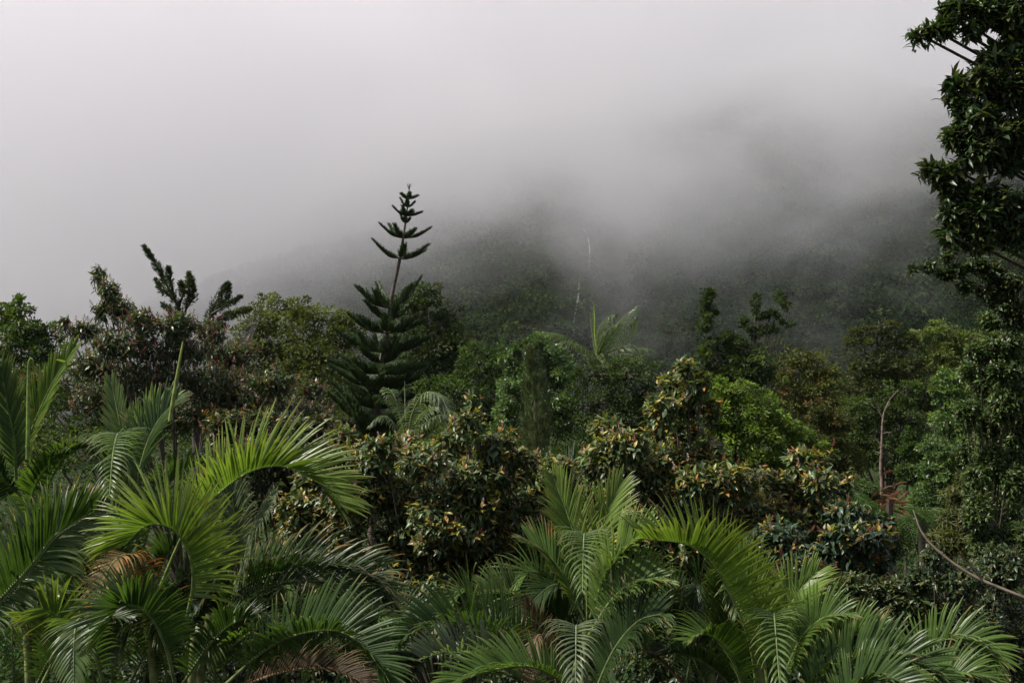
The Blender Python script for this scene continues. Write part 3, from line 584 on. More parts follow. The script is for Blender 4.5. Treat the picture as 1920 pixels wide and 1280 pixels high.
def bush(name, cat, label, d, blobs, n_sprig, leaf, old, new, newf=.4, flowers=(0, 0, 0), mat=M_GLOSS, per=9, n_single=300, stem_r=.05, tv=LV, tq=LQ, tt=LT, droop=.25, depth_k=.9, inner=.55, trunk_only_up=False, sprig=1.9, base=None, group=None, vis=None, fsize=1.0, stems=True, mast=None, far=(), ragged=.45, olive=.2):
    """sprigs of opposite leaves spread over the blobs; the n_single leaves nearest the camera become objects of their own"""
    nb_ = len(blobs); blobs = list(blobs) + list(far)
    C = np.array([P(b[0], b[1], d + (b[4] if len(b) > 4 else rng.uniform(-.045, .045) * d * (not mast))) for b in blobs]); Rd = np.array([[b[2] / F * d, min(b[2], 1.5 * b[3]) / F * d * depth_k, b[3] / F * d] for b in blobs])
    bx, by = (np.average(C[:, 0], weights=Rd[:, 0]), d + .4) if base is None else base; bz = float(ground_z(bx, by)) - .1
    root = thing(name, (bx, by, bz), label, cat, group); B = np.array([bx, by, bz]); g = Geo(); bark = (.06, .045, .032)
    zmin = C[:, 2].min(); fork = np.array([bx, by, bz + max(.4, (zmin - bz) * .55)])
    if mast: fork = B + [0, 0, mast]
    tube(g, spline([B, (B + fork) / 2 + [.04, 0, 0], fork], 10), [stem_r * 1.3, stem_r], 7, bark, .1)
    pos_l, ax_l, up_l, sc_l, age_l = [], [], [], [], []; fl = []
    area = (Rd[:, 0] * Rd[:, 2]) ** .85; share = area / area[:nb_].sum(); share[nb_:] *= .55
    for c, r, s in zip(C, Rd, share):
        if mast: fork = np.array([bx, by, c[2] - .35 - .18 * abs(c[0] - bx)])
        tube(g, spline([fork, fork * .45 + c * .55 + rng.normal(0, .1, 3) * r - [0, 0, .15 * r[2]], c], 8), [stem_r * (.22 if mast else .42), stem_r * .13], 5, bark, .1)
        ns = max(4, int(n_sprig * s)); p, dr = ell_points(ns, .55, 1.0); keep = (p[:, 1] < .45) | (rng.random(ns) < .4); p, dr = p[keep], dr[keep]; ns = len(p)
        lump = nz(rng.normal(size=(6, 3))); kk = np.clip((dr @ lump.T - .7).max(1) / .3, 0, 1)[:, None]; st = c + p * r * (rng.uniform(.7, 1.0, (ns, 1)) + ragged * kk * rng.random((ns, 1))); sd_ = nz(dr * [.8, .8, .6] + [0, 0, .75] + rng.normal(0, .25, (ns, 3)))
        hl = leaf * sprig * rng.uniform(.6, 1.3, ns); root_p = st - sd_ * hl[:, None]
        if stems:
            for k in range(ns):
                if rng.random() < .35: tube(g, [c * .35 + root_p[k] * .65, root_p[k], st[k]], [stem_r * .13, stem_r * .11, stem_r * .07], 3, bark)
                else: tube(g, [root_p[k], st[k]], [stem_r * .1, stem_r * .06], 3, bark)
        k_ = per; a = np.arange(k_) / k_                                   # 0 = lowest leaf, 1 = tip
        ph = rng.uniform(0, 6.28, ns); ref = nz(np.cross(sd_, rng.normal(size=(ns, 3)))); ref2 = np.cross(sd_, ref)
        for i in range(k_):
            th = ph + (i // 2) * 1.57 + (i % 2) * 3.14 + rng.normal(0, .3, ns); lat = ref * np.cos(th)[:, None] + ref2 * np.sin(th)[:, None]; t = a[i]
            pos_l.append(root_p + sd_ * (hl * t)[:, None]); ax = lat * (1.0 - .35 * t) + sd_ * (.1 + .95 * t ** 1.5) + np.array([0, 0, -droop * (1.5 - 2.2 * t)]) + rng.normal(0, .14, (ns, 3)); ax_l.append(ax)
            up_l.append(sd_ * .8 + [0, 0, .5] + rng.normal(0, .2, (ns, 3))); sc_l.append(leaf * rng.uniform(.55, 1.15, ns) * (1.05 - .4 * t ** 2)); age_l.append(np.full(ns, t) + rng.normal(0, .12, ns) + np.repeat(rng.random() * .0, ns))
        newsp = rng.random(ns) < newf
        for i in range(1, k_ + 1): age_l[-i] = np.where(newsp, age_l[-i], age_l[-i] * .5)
        for fi, fn in enumerate(flowers):
            for k in rng.permutation(ns)[:int(fn * s + rng.random())]:
                if p[k, 1] < .3: fl.append((fi, st[k] + sd_[k] * leaf * .2, sd_[k]))
        ni = int(ns * inner * 4); p, _ = ell_points(ni, 0, .75)
        pos_l.append(c + p * r); ax_l.append(rng.normal(size=(ni, 3)) + [0, 0, -.3]); up_l.append(rng.normal(0, .5, (ni, 3)) + [0, 0, 1]); sc_l.append(np.full(ni, leaf * 1.1)); age_l.append(np.full(ni, .1))
    pos, ax, up_, sc, age = map(np.concatenate, (pos_l, ax_l, up_l, sc_l, age_l)); Rm = frames(ax, up_); N = len(pos)
    o0, o1 = np.array(old[0]), np.array(old[1]); w1 = np.clip((age - .52) / .25, 0, 1)[:, None]
    cb = jit((1, 1, 1), N, .12, .3) * (o0 + (o1 - o0) * rng.random((N, 1))); ol = rng.random(N) < olive; cb[ol] = cb[ol] * .4 + np.array([.075, .08, .022]) * rng.uniform(.5, 1.2, (ol.sum(), 1))
    cn = jit((1, 1, 1), N, .2, .25) * np.where(rng.random((N, 1)) < .75, np.array(new[0]), np.array(new[1])); c = cb * (1 - w1) + cn * w1
    g.build('trunk', M_BARK, root, smooth=True)
    single = np.zeros(N, bool)
    if n_single:
        px_, py_ = pos[:, 0] / pos[:, 1] * F + 960, 640 - (pos[:, 2] - CZ) / pos[:, 1] * F
        inv = (px_ > 0) & (px_ < 1920) & (py_ > 0) & (py_ < 1270)
        if vis: inv &= vis(px_, py_)
        # leaf in front: nearest within its small cell of the picture
        cell = (px_ // 14).astype(int) * 1000 + (py_ // 14).astype(int); order = np.lexsort((pos[:, 1], cell)); first = np.ones(N, bool); first[1:] = cell[order][1:] != cell[order][:-1]; front = order[first]
        front = front[inv[front]]; front = front[np.argsort(-sc[front] / pos[front, 1] * (1 + .3 * rng.random(len(front))))][:n_single]; single[front] = True
    gl = Geo(); m_ = ~single; gl.scatter(tv, None, tq, pos[m_], Rm[m_], sc[m_], (c[m_], c[m_] * [1.25, 1.2, 1.1]), tt); gl.build('foliage', mat, root, smooth=True, kind='stuff')
    for k in np.where(single)[0]:
        kk = 6 if w1[k, 0] > .5 else 0; vi = int(rng.integers(0, 6)); col = (jit(new[0] if vi < 4 else new[1], 1, .15, .2) if kk else jit(o0 + (o1 - o0) * rng.random(), 1, .12, .3))[0]
        me = leaf_mesh((name, tuple(old[0]), kk + vi), col, col * 1.2, tv, tq, tt, mat); o_ = bpy.data.objects.new('leaf', me); o_.location = (pos[k] - B).tolist(); o_.rotation_euler = euler_of(Rm[k]); o_.scale = [sc[k]] * 3; link(o_, root)
    for fi, p_, a_ in fl:
        o_ = bpy.data.objects.new('flower_cluster', FLW[fi]); fsz = leaf * rng.uniform(.45, .9) * fsize; o_.location = (p_ - B).tolist(); o_.rotation_euler = Vector(nz((a_ + [0, 0, .6])[None])[0].tolist()).to_track_quat('Z', 'Y').to_euler(); o_.scale = [fsz] * 3; link(o_, root)
    return root
OLDG = ((.052, .088, .042), (.095, .14, .058)); OCH = ((.29, .25, .045), (.33, .15, .05)); RED = ((.12, .05, .03), (.09, .08, .03))
OLDF = ((.04, .07, .04), (.075, .11, .05))
bush('flowering_tree', 'tree', 'left flowering tree with drooping dark leaves and dusty red flower heads against the mist', 17,
     [(186, 512, 16, 20), (205, 545, 22, 26), (225, 575, 34, 26), (190, 578, 20, 12), (265, 600, 40, 30), (330, 605, 60, 26), (395, 620, 40, 26), (160, 615, 50, 16), (120, 600, 14, 8), (220, 640, 60, 26), (320, 650, 90, 34), (430, 660, 60, 30),
      (180, 680, 60, 30), (280, 705, 90, 40), (400, 715, 90, 44), (510, 715, 60, 26), (580, 725, 36, 16), (470, 760, 110, 40), (330, 770, 110, 44), (200, 745, 80, 40), (60, 715, 50, 20), (560, 780, 70, 34)],
     2300, .115, OLDF, ((.17, .10, .045), (.18, .07, .045)), .6, (140, 110, 420), per=8, droop=.55, stem_r=.075, tv=NV * [1.3, 1, 1], tq=NQ, tt=NT, inner=.7, depth_k=.7, fsize=1.1, olive=.35)
bush('ochre_bush', 'bush', 'central glossy bush with ochre young leaves and pinkish white flower spikes', 12.5,
     [(640, 812, 30, 16), (600, 850, 40, 30), (720, 832, 40, 20), (765, 825, 30, 20), (1050, 872, 36, 22), (1070, 920, 50, 40), (1085, 990, 60, 50), (580, 900, 40, 40), (560, 960, 50, 50), (885, 752, 16, 16), (880, 790, 26, 24), (850, 825, 50, 26), (925, 835, 50, 28), (975, 860, 44, 24), (790, 860, 60, 34), (700, 865, 60, 30), (650, 850, 40, 24), (900, 890, 90, 44), (1010, 900, 50, 30), (740, 920, 90, 50), (850, 960, 110, 60), (980, 960, 100, 50), (660, 930, 70, 50), (900, 1030, 130, 50), (1020, 1030, 70, 50), (780, 1040, 80, 60), (880, 1000, 90, 50), (760, 1000, 70, 50), (960, 1090, 110, 46), (820, 1110, 110, 44), (640, 1010, 50, 50), (690, 1080, 60, 50), (620, 930, 40, 40)],
     3900, .108, OLDG, OCH, .72, (330, 90, 140), stem_r=.055, olive=.4, fsize=.95, inner=.9, ragged=.8)
bush('ochre_bush', 'bush', 'right ochre-tipped glossy bush rising to a pointed top before the lime green tree', 12,
     [(1580, 900, 20, 18), (1300, 1020, 110, 50), (1287, 684, 18, 14), (1262, 712, 26, 16), (1310, 715, 24, 16), (1285, 745, 40, 28), (1240, 758, 34, 22), (1335, 760, 22, 18), (1270, 800, 64, 36), (1135, 800, 38, 22), (1175, 830, 50, 26), (1320, 850, 50, 30), (1220, 865, 90, 40), (1120, 860, 40, 30), (1330, 900, 90, 40), (1440, 902, 50, 22), (1510, 862, 44, 26), (1540, 900, 36, 22), (1470, 920, 80, 36), (1180, 920, 90, 40), (1290, 960, 110, 44), (1420, 970, 90, 44), (1530, 960, 60, 34), (1180, 990, 80, 50), (1380, 1030, 110, 50), (1500, 1030, 80, 40)],
     3600, .112, OLDG, OCH, .72, (110, 70, 160), stem_r=.055, olive=.4, fsize=.95, inner=.9, ragged=.8)
bush('ochre_bush', 'bush', 'low spreading end of the ochre bushes with blue-green leaves beside the tree ferns', 11,
     [(1450, 1010, 60, 40), (1590, 958, 50, 18), (1650, 975, 36, 14), (1600, 1000, 70, 28), (1665, 1020, 34, 20), (1560, 1040, 80, 28), (1640, 1050, 40, 16), (1530, 1080, 60, 24), (1440, 1080, 60, 40), (1590, 1090, 50, 30)],
     900, .11, ((.03, .055, .036), (.05, .085, .05)), OCH, .3, (5, 30, 60), stem_r=.045, base=(P(1500, 900, 11)[0], 11.5), n_single=220)
bush('ochre_bush', 'bush', 'ochre and rust leaved bush behind the left palm fronds below the pine', 15,
     [(500, 790, 60, 30), (590, 800, 60, 30), (640, 830, 40, 26), (480, 850, 70, 40), (570, 870, 80, 40), (520, 930, 90, 50), (610, 960, 60, 50), (430, 800, 50, 40)],
     1400, .11, ((.03, .045, .02), (.05, .07, .03)), ((.16, .14, .03), (.22, .08, .035)), .5, (20, 40, 70), stem_r=.05, n_single=180)
bush('scrub_bush', 'bush', 'fine-leaved bush with a few red flower heads above the lower right palm', 10.5,
     [(1600, 1090, 60, 20), (1680, 1095, 60, 20), (1560, 1130, 60, 26), (1640, 1135, 80, 24), (1730, 1130, 60, 24), (1600, 1170, 90, 26), (1700, 1165, 70, 24), (1770, 1160, 30, 20), (1500, 1150, 60, 40)],
     900, .075, ((.04, .07, .028), (.07, .105, .04)), ((.12, .13, .04), (.10, .08, .03)), .5, (0, 16, 30), n_single=260, stem_r=.035, per=7)
bush('yellowish_shrub', 'shrub', 'upright shrub with narrow olive leaves in whorls near the right edge', 16,
     [(1808, 892, 16, 14), (1850, 905, 16, 16), (1795, 925, 26, 16), (1835, 940, 30, 20), (1880, 935, 24, 22), (1800, 970, 46, 26), (1860, 985, 50, 28), (1780, 1010, 40, 24), (1850, 1030, 60, 30), (1735, 1090, 30, 16)],
     560, .15, ((.045, .06, .02), (.075, .085, .028)), ((.12, .11, .035), (.14, .12, .04)), .4, mat=M_LEAF, tv=NV * [.8, 1, 1], tq=NQ, tt=NT, n_single=200, stem_r=.035, per=10, sprig=1.3)
bush('dark_thicket_bush', 'bush', 'large dark small-leaved bush filling the lower right corner', 10,
     [(1730, 1080, 40, 26), (1690, 1120, 60, 30), (1750, 1040, 26, 20), (1800, 1080, 60, 40), (1880, 1060, 60, 50), (1860, 1140, 80, 60), (1780, 1150, 50, 40), (1900, 1220, 60, 60), (1830, 1230, 60, 60), (1760, 1210, 60, 40), (1700, 1230, 60, 50)],
     1700, .07, ((.024, .042, .02), (.045, .07, .03)), ((.06, .09, .035), (.08, .07, .03)), .4, n_single=260, stem_r=.04, per=8)
bush('leafy_right_tree', 'tree', 'dark glossy tree filling the right edge below the overhanging branch', 15,
     [(1832, 900, 30, 34), (1835, 960, 34, 40), (1850, 1020, 40, 40), (1825, 690, 30, 20), (1815, 770, 26, 26), (1822, 840, 30, 30), (1905, 660, 40, 40), (1905, 780, 40, 40), (1862, 600, 30, 20), (1900, 590, 30, 30), (1885, 640, 40, 26), (1840, 655, 34, 18), (1890, 690, 50, 34), (1850, 720, 34, 26), (1890, 750, 44, 40), (1850, 790, 34, 30), (1900, 830, 40, 44), (1860, 860, 36, 36), (1900, 900, 30, 40), (1880, 950, 50, 44), (1900, 1010, 40, 40)],
     3800, .085, ((.035, .065, .02), (.065, .105, .032)), ((.09, .14, .04), (.09, .10, .035)), .45, n_single=260, stem_r=.05, per=8, inner=1.2)
bush('foreground_shrub', 'shrub', 'dark leafy undergrowth shrub seen between the left palm stems', 10.2,
     [(480, 1120, 60, 50), (400, 1180, 80, 60), (560, 1180, 80, 60), (650, 1150, 60, 50), (300, 1250, 90, 60), (480, 1260, 90, 60), (640, 1260, 90, 50), (750, 1230, 50, 60), (720, 1120, 50, 50)],
     900, .095, ((.020, .04, .02), (.04, .065, .03)), ((.06, .07, .025), (.05, .07, .03)), .3, (4, 6, 8), n_single=120, stem_r=.04)
bush('foreground_shrub', 'shrub', 'dark leafy undergrowth shrub behind the central palm stems', 10.2,
     [(880, 1200, 80, 60), (980, 1180, 80, 60), (1080, 1150, 80, 60), (1220, 1120, 90, 60), (1320, 1160, 90, 60), (1430, 1170, 90, 60), (1000, 1270, 120, 50), (1250, 1240, 120, 60), (1480, 1250, 100, 60)],
     1100, .095, ((.020, .04, .02), (.04, .065, .03)), ((.06, .07, .025), (.05, .07, .03)), .3, (2, 6, 12), n_single=120, stem_r=.04)

# spiky small-leaved tree tops behind the left flowering tree
def spire_tree():
    d = 22; root = palm_root('spiky_tree', 'small-leaved dark tree with long upswept sprays against the mist behind the left flowering tree', 360, 760, d, cat='tree'); g = Geo(); o_ = org(root); fk = P(365, 700, d); gl = Geo(); bark = (.045, .035, .028)
    tube(g, spline([o_, (o_ + fk) / 2 + [.1, 0, 0], fk], 8), [.13, .08], 6, bark, .1)
    lines = [([(365, 700), (345, 600), (318, 545), (295, 500), (270, 462)], 9), ([(340, 590), (325, 555), (318, 520), (316, 502)], 7), ([(345, 605), (350, 570), (355, 540), (354, 512)], 10), ([(348, 580), (362, 555), (360, 520)], 7), ([(325, 560), (305, 545), (292, 524)], 7), ([(335, 575), (345, 545), (338, 530)], 9),
             ([(350, 610), (330, 590), (305, 570)], 10), ([(365, 700), (385, 620), (398, 580), (418, 545), (428, 532)], 10), ([(392, 600), (410, 575), (425, 560), (430, 535)], 9), ([(395, 590), (425, 572), (452, 556)], 6), ([(390, 605), (420, 590), (450, 584), (470, 580)], 6), ([(388, 610), (410, 600), (440, 592)], 8), ([(365, 690), (400, 620), (420, 610)], 10), ([(365, 690), (340, 640), (320, 620)], 12)]
    for ln, rad in lines:
        dz = rng.normal(0, .4); p = spline([P(a, b, d + dz * i / len(ln)) for i, (a, b) in enumerate(ln)], 30); tube(g, p, [.03, .02, .006], 4, bark); Ln = np.linalg.norm(p[-1] - p[0]); n_ = int(Ln * 420)
        t = rng.random(n_) ** .85; t = .25 + .75 * t; f = t * 29; a = np.minimum(f.astype(int), 28); u = (f - a)[:, None]; q = p[a] * (1 - u) + p[a + 1] * u; dr = nz(rng.normal(size=(n_, 3))); T = nz(p[a + 1] - p[a]); clump = .35 + 1.1 * np.abs(np.sin(t * 17 + rng.random() * 6)) ** 1.5
        off = dr * (rad * .85 / F * d * clump * np.interp(t, [.25, .5, .8, 1], [.7, 1, .6, .15]) * rng.random(n_) ** .6)[:, None]
        gl.scatter(ST * [1.1, 1, 1], DT, None, q + off, frames(dr * .8 + T * .8, T + rng.normal(0, .4, (n_, 3))), rng.uniform(.055, .10, n_), jit((.035, .055, .022) if rng.random() < .7 else (.06, .075, .025), n_, .15, .35))
    g.build('trunk', M_BARK, root, smooth=True); gl.build('crown', M_GLOSS, root)
spire_tree()
# bare fine twigs left of the domed tree
g = Geo(); rt_ = palm_root('bare_shrub', 'leafless shrub of thin dark twigs at the left foot of the domed tree', 460, 650, 40, cat='shrub'); o_ = org(rt_)
tube(g, spline([o_, P(458, 680, 40)], 6), [.05, .03], 5, (.035, .03, .028))
for k in range(16):
    x = 452 + rng.uniform(-6, 30); tube(g, spline([P(458, 680, 40), P(450 + k * 1.5, 640, 40 + rng.normal(0, .3)), P(x + k, 590 + rng.uniform(-14, 20), 40 + rng.normal(0, .5))], 8), [.022, .014, .004], 3, (.035, .03, .028))
g.build('branch', M_BARK, rt_)

# bare pole of a dead tree
d = 31; rt_ = palm_root('dead_tree', 'bare pale trunk of a dead tree bending to the right at its top', 1652, 930, d, cat='dead tree'); g = Geo(); c_ = (.17, .12, .095)
tube(g, spline([org(rt_), P(1653, 940, d), P(1651, 880, d), P(1653, 830, d), P(1656, 780, d), P(1667, 752, d), P(1684, 730, d)], 40), [.065, .055, .042, .028, .016, .007], 7, c_, .3); g.build('trunk', M_BARK, rt_, smooth=True)
for pts in ([(1652, 835), (1643, 824), (1636, 815)], [(1656, 785), (1651, 776), (1645, 768)], [(1654, 812), (1664, 810), (1672, 811)], [(1651, 850), (1640, 846)], [(1660, 765), (1668, 757), (1668, 745)]):
    g = Geo(); tube(g, [P(a, b, d) for a, b in pts], [.03, .008], 4, c_); g.build('branch', M_BARK, rt_)
# curved bare branch crossing the lower right: the leaning stem of a shrub outside the frame
d = 9; g = Geo(); rt_ = thing('leaning_stem', (P(2060, 1180, d)[0], d, float(ground_z(P(2060, 1180, d)[0], d))), 'long bare grey stem curving up from the lower right edge', 'branch'); o_ = org(rt_)
cl = spline([o_, P(2060, 1190, 9), P(1980, 1148, 9), P(1920, 1120, 9), P(1830, 1082, 9.1), P(1768, 1040, 9.2), P(1730, 1000, 9.3), P(1712, 955, 9.4)], 60); tube(g, cl, [.03, .021, .017, .014, .010, .006], 8, (.13, .105, .08), .3); g.build('stem', M_BARK, rt_, smooth=True)
g = Geo(); tube(g, spline([P(1842, 1086, 9.1), P(1822, 1062, 9.05), P(1811, 1044, 9.0)], 8), [.012, .006], 5, (.15, .12, .09)); g.build('twig', M_BARK, rt_)
# dead strappy leaves in orange
d = 13.5; c0 = P(1668, 935, d); rt_ = thing('strap_leaved_plant', (c0[0], d, float(ground_z(c0[0], d))), 'tuft of dead orange-red strappy leaves at the foot of the bare pole', 'plant'); g = Geo()
tube(g, [org(rt_), c0], [.06, .05], 6, (.05, .035, .025)); g.build('stem', M_BARK, rt_)
for k in range(34):
    a = R(rng.normal(22, 26) if k < 24 else rng.uniform(150, 240)); L_ = rng.uniform(.08, .25); dr = np.array([math.cos(a), rng.normal(0, .4), math.sin(a) * .8]); gg = Geo()
    col = np.array([(.24, .11, .055), (.16, .07, .04), (.36, .26, .14), (.12, .085, .035)][rng.integers(0, 4)]) if dr[0] > 0 else np.array([.10, .05, .03])
    leaflet_geo(gg, c0 + rng.normal(0, .09, 3), nz(dr[None])[0], np.array([0, 0, 1.]), np.array([0, -1., 0]), L_, .035, rng.uniform(-.2, 1.1), col * .6, col, col * 1.1, .05); gg.build('leaf', M_DRY, rt_, origin=c0)

# overhanging near tree at the upper right
OR_ = ((.022, .042, .018), (.045, .072, .026))
bush('overhanging_tree', 'tree', 'near dark glossy-leaved tree overhanging the upper right of the view', 8.5,
     [(1718, 62, 16, 8), (1745, 52, 18, 10), (1775, 42, 24, 16), (1790, 10, 34, 18), (1822, 50, 20, 12), (1850, 15, 50, 24), (1900, 20, 40, 30), (1905, 55, 30, 14), (1850, 105, 20, 10), (1885, 90, 36, 22), (1790, 150, 16, 18), (1800, 185, 16, 18), (1840, 150, 44, 30), (1900, 160, 50, 50), (1830, 215, 50, 34), (1790, 250, 20, 22), (1880, 250, 60, 44), (1835, 285, 44, 30), (1742, 308, 14, 10), (1762, 322, 18, 14), (1790, 318, 24, 16), (1895, 300, 30, 14), (1780, 350, 20, 14), (1835, 355, 40, 20), (1890, 375, 44, 22), (1790, 395, 26, 18), (1830, 400, 50, 30), (1780, 432, 22, 16), (1835, 440, 46, 22), (1900, 425, 36, 30)],
     1500, .10, OR_, ((.07, .115, .035), (.05, .075, .03)), .4, stem_r=.09, per=9, base=(P(2150, 640, 9)[0], 9.3), tv=LV * [.95, 1, 1], droop=.12, depth_k=.8, inner=.35, sprig=1.3, mast=9.3, ragged=.75, far=[(1990, -120, 110, 80), (2130, -230, 120, 90), (2290, -150, 110, 90), (1990, 60, 90, 80), (2150, -20, 120, 90, .8), (2330, 40, 110, 90), (2010, 240, 90, 80), (2170, 190, 110, 90, -.6), (2330, 250, 100, 80), (2030, 400, 80, 60), (2190, 400, 100, 70), (1880, -110, 80, 60)])
bush('fine_leaved_branch_tree', 'tree', 'finer-leaved tree reaching a low branch with tiny red tips in from the right edge', 10,
     [(1712, 500, 12, 5), (1740, 497, 16, 8), (1770, 512, 20, 10), (1775, 478, 10, 10), (1800, 500, 24, 12), (1830, 492, 26, 12), (1860, 510, 30, 16), (1810, 535, 20, 10), (1850, 545, 30, 12), (1890, 530, 34, 22), (1885, 570, 40, 16), (1905, 600, 30, 20)],
     640, .06, ((.022, .045, .02), (.045, .075, .028)), ((.07, .10, .03), (.16, .07, .03)), .3, n_single=260, stem_r=.045, per=8, base=(P(2200, 640, 10)[0], 10.5), mast=5.4, far=[(1990, 560, 70, 50), (2080, 500, 80, 50), (2180, 460, 90, 60), (2200, 600, 80, 50)], inner=.4, depth_k=.7, sprig=1.3)
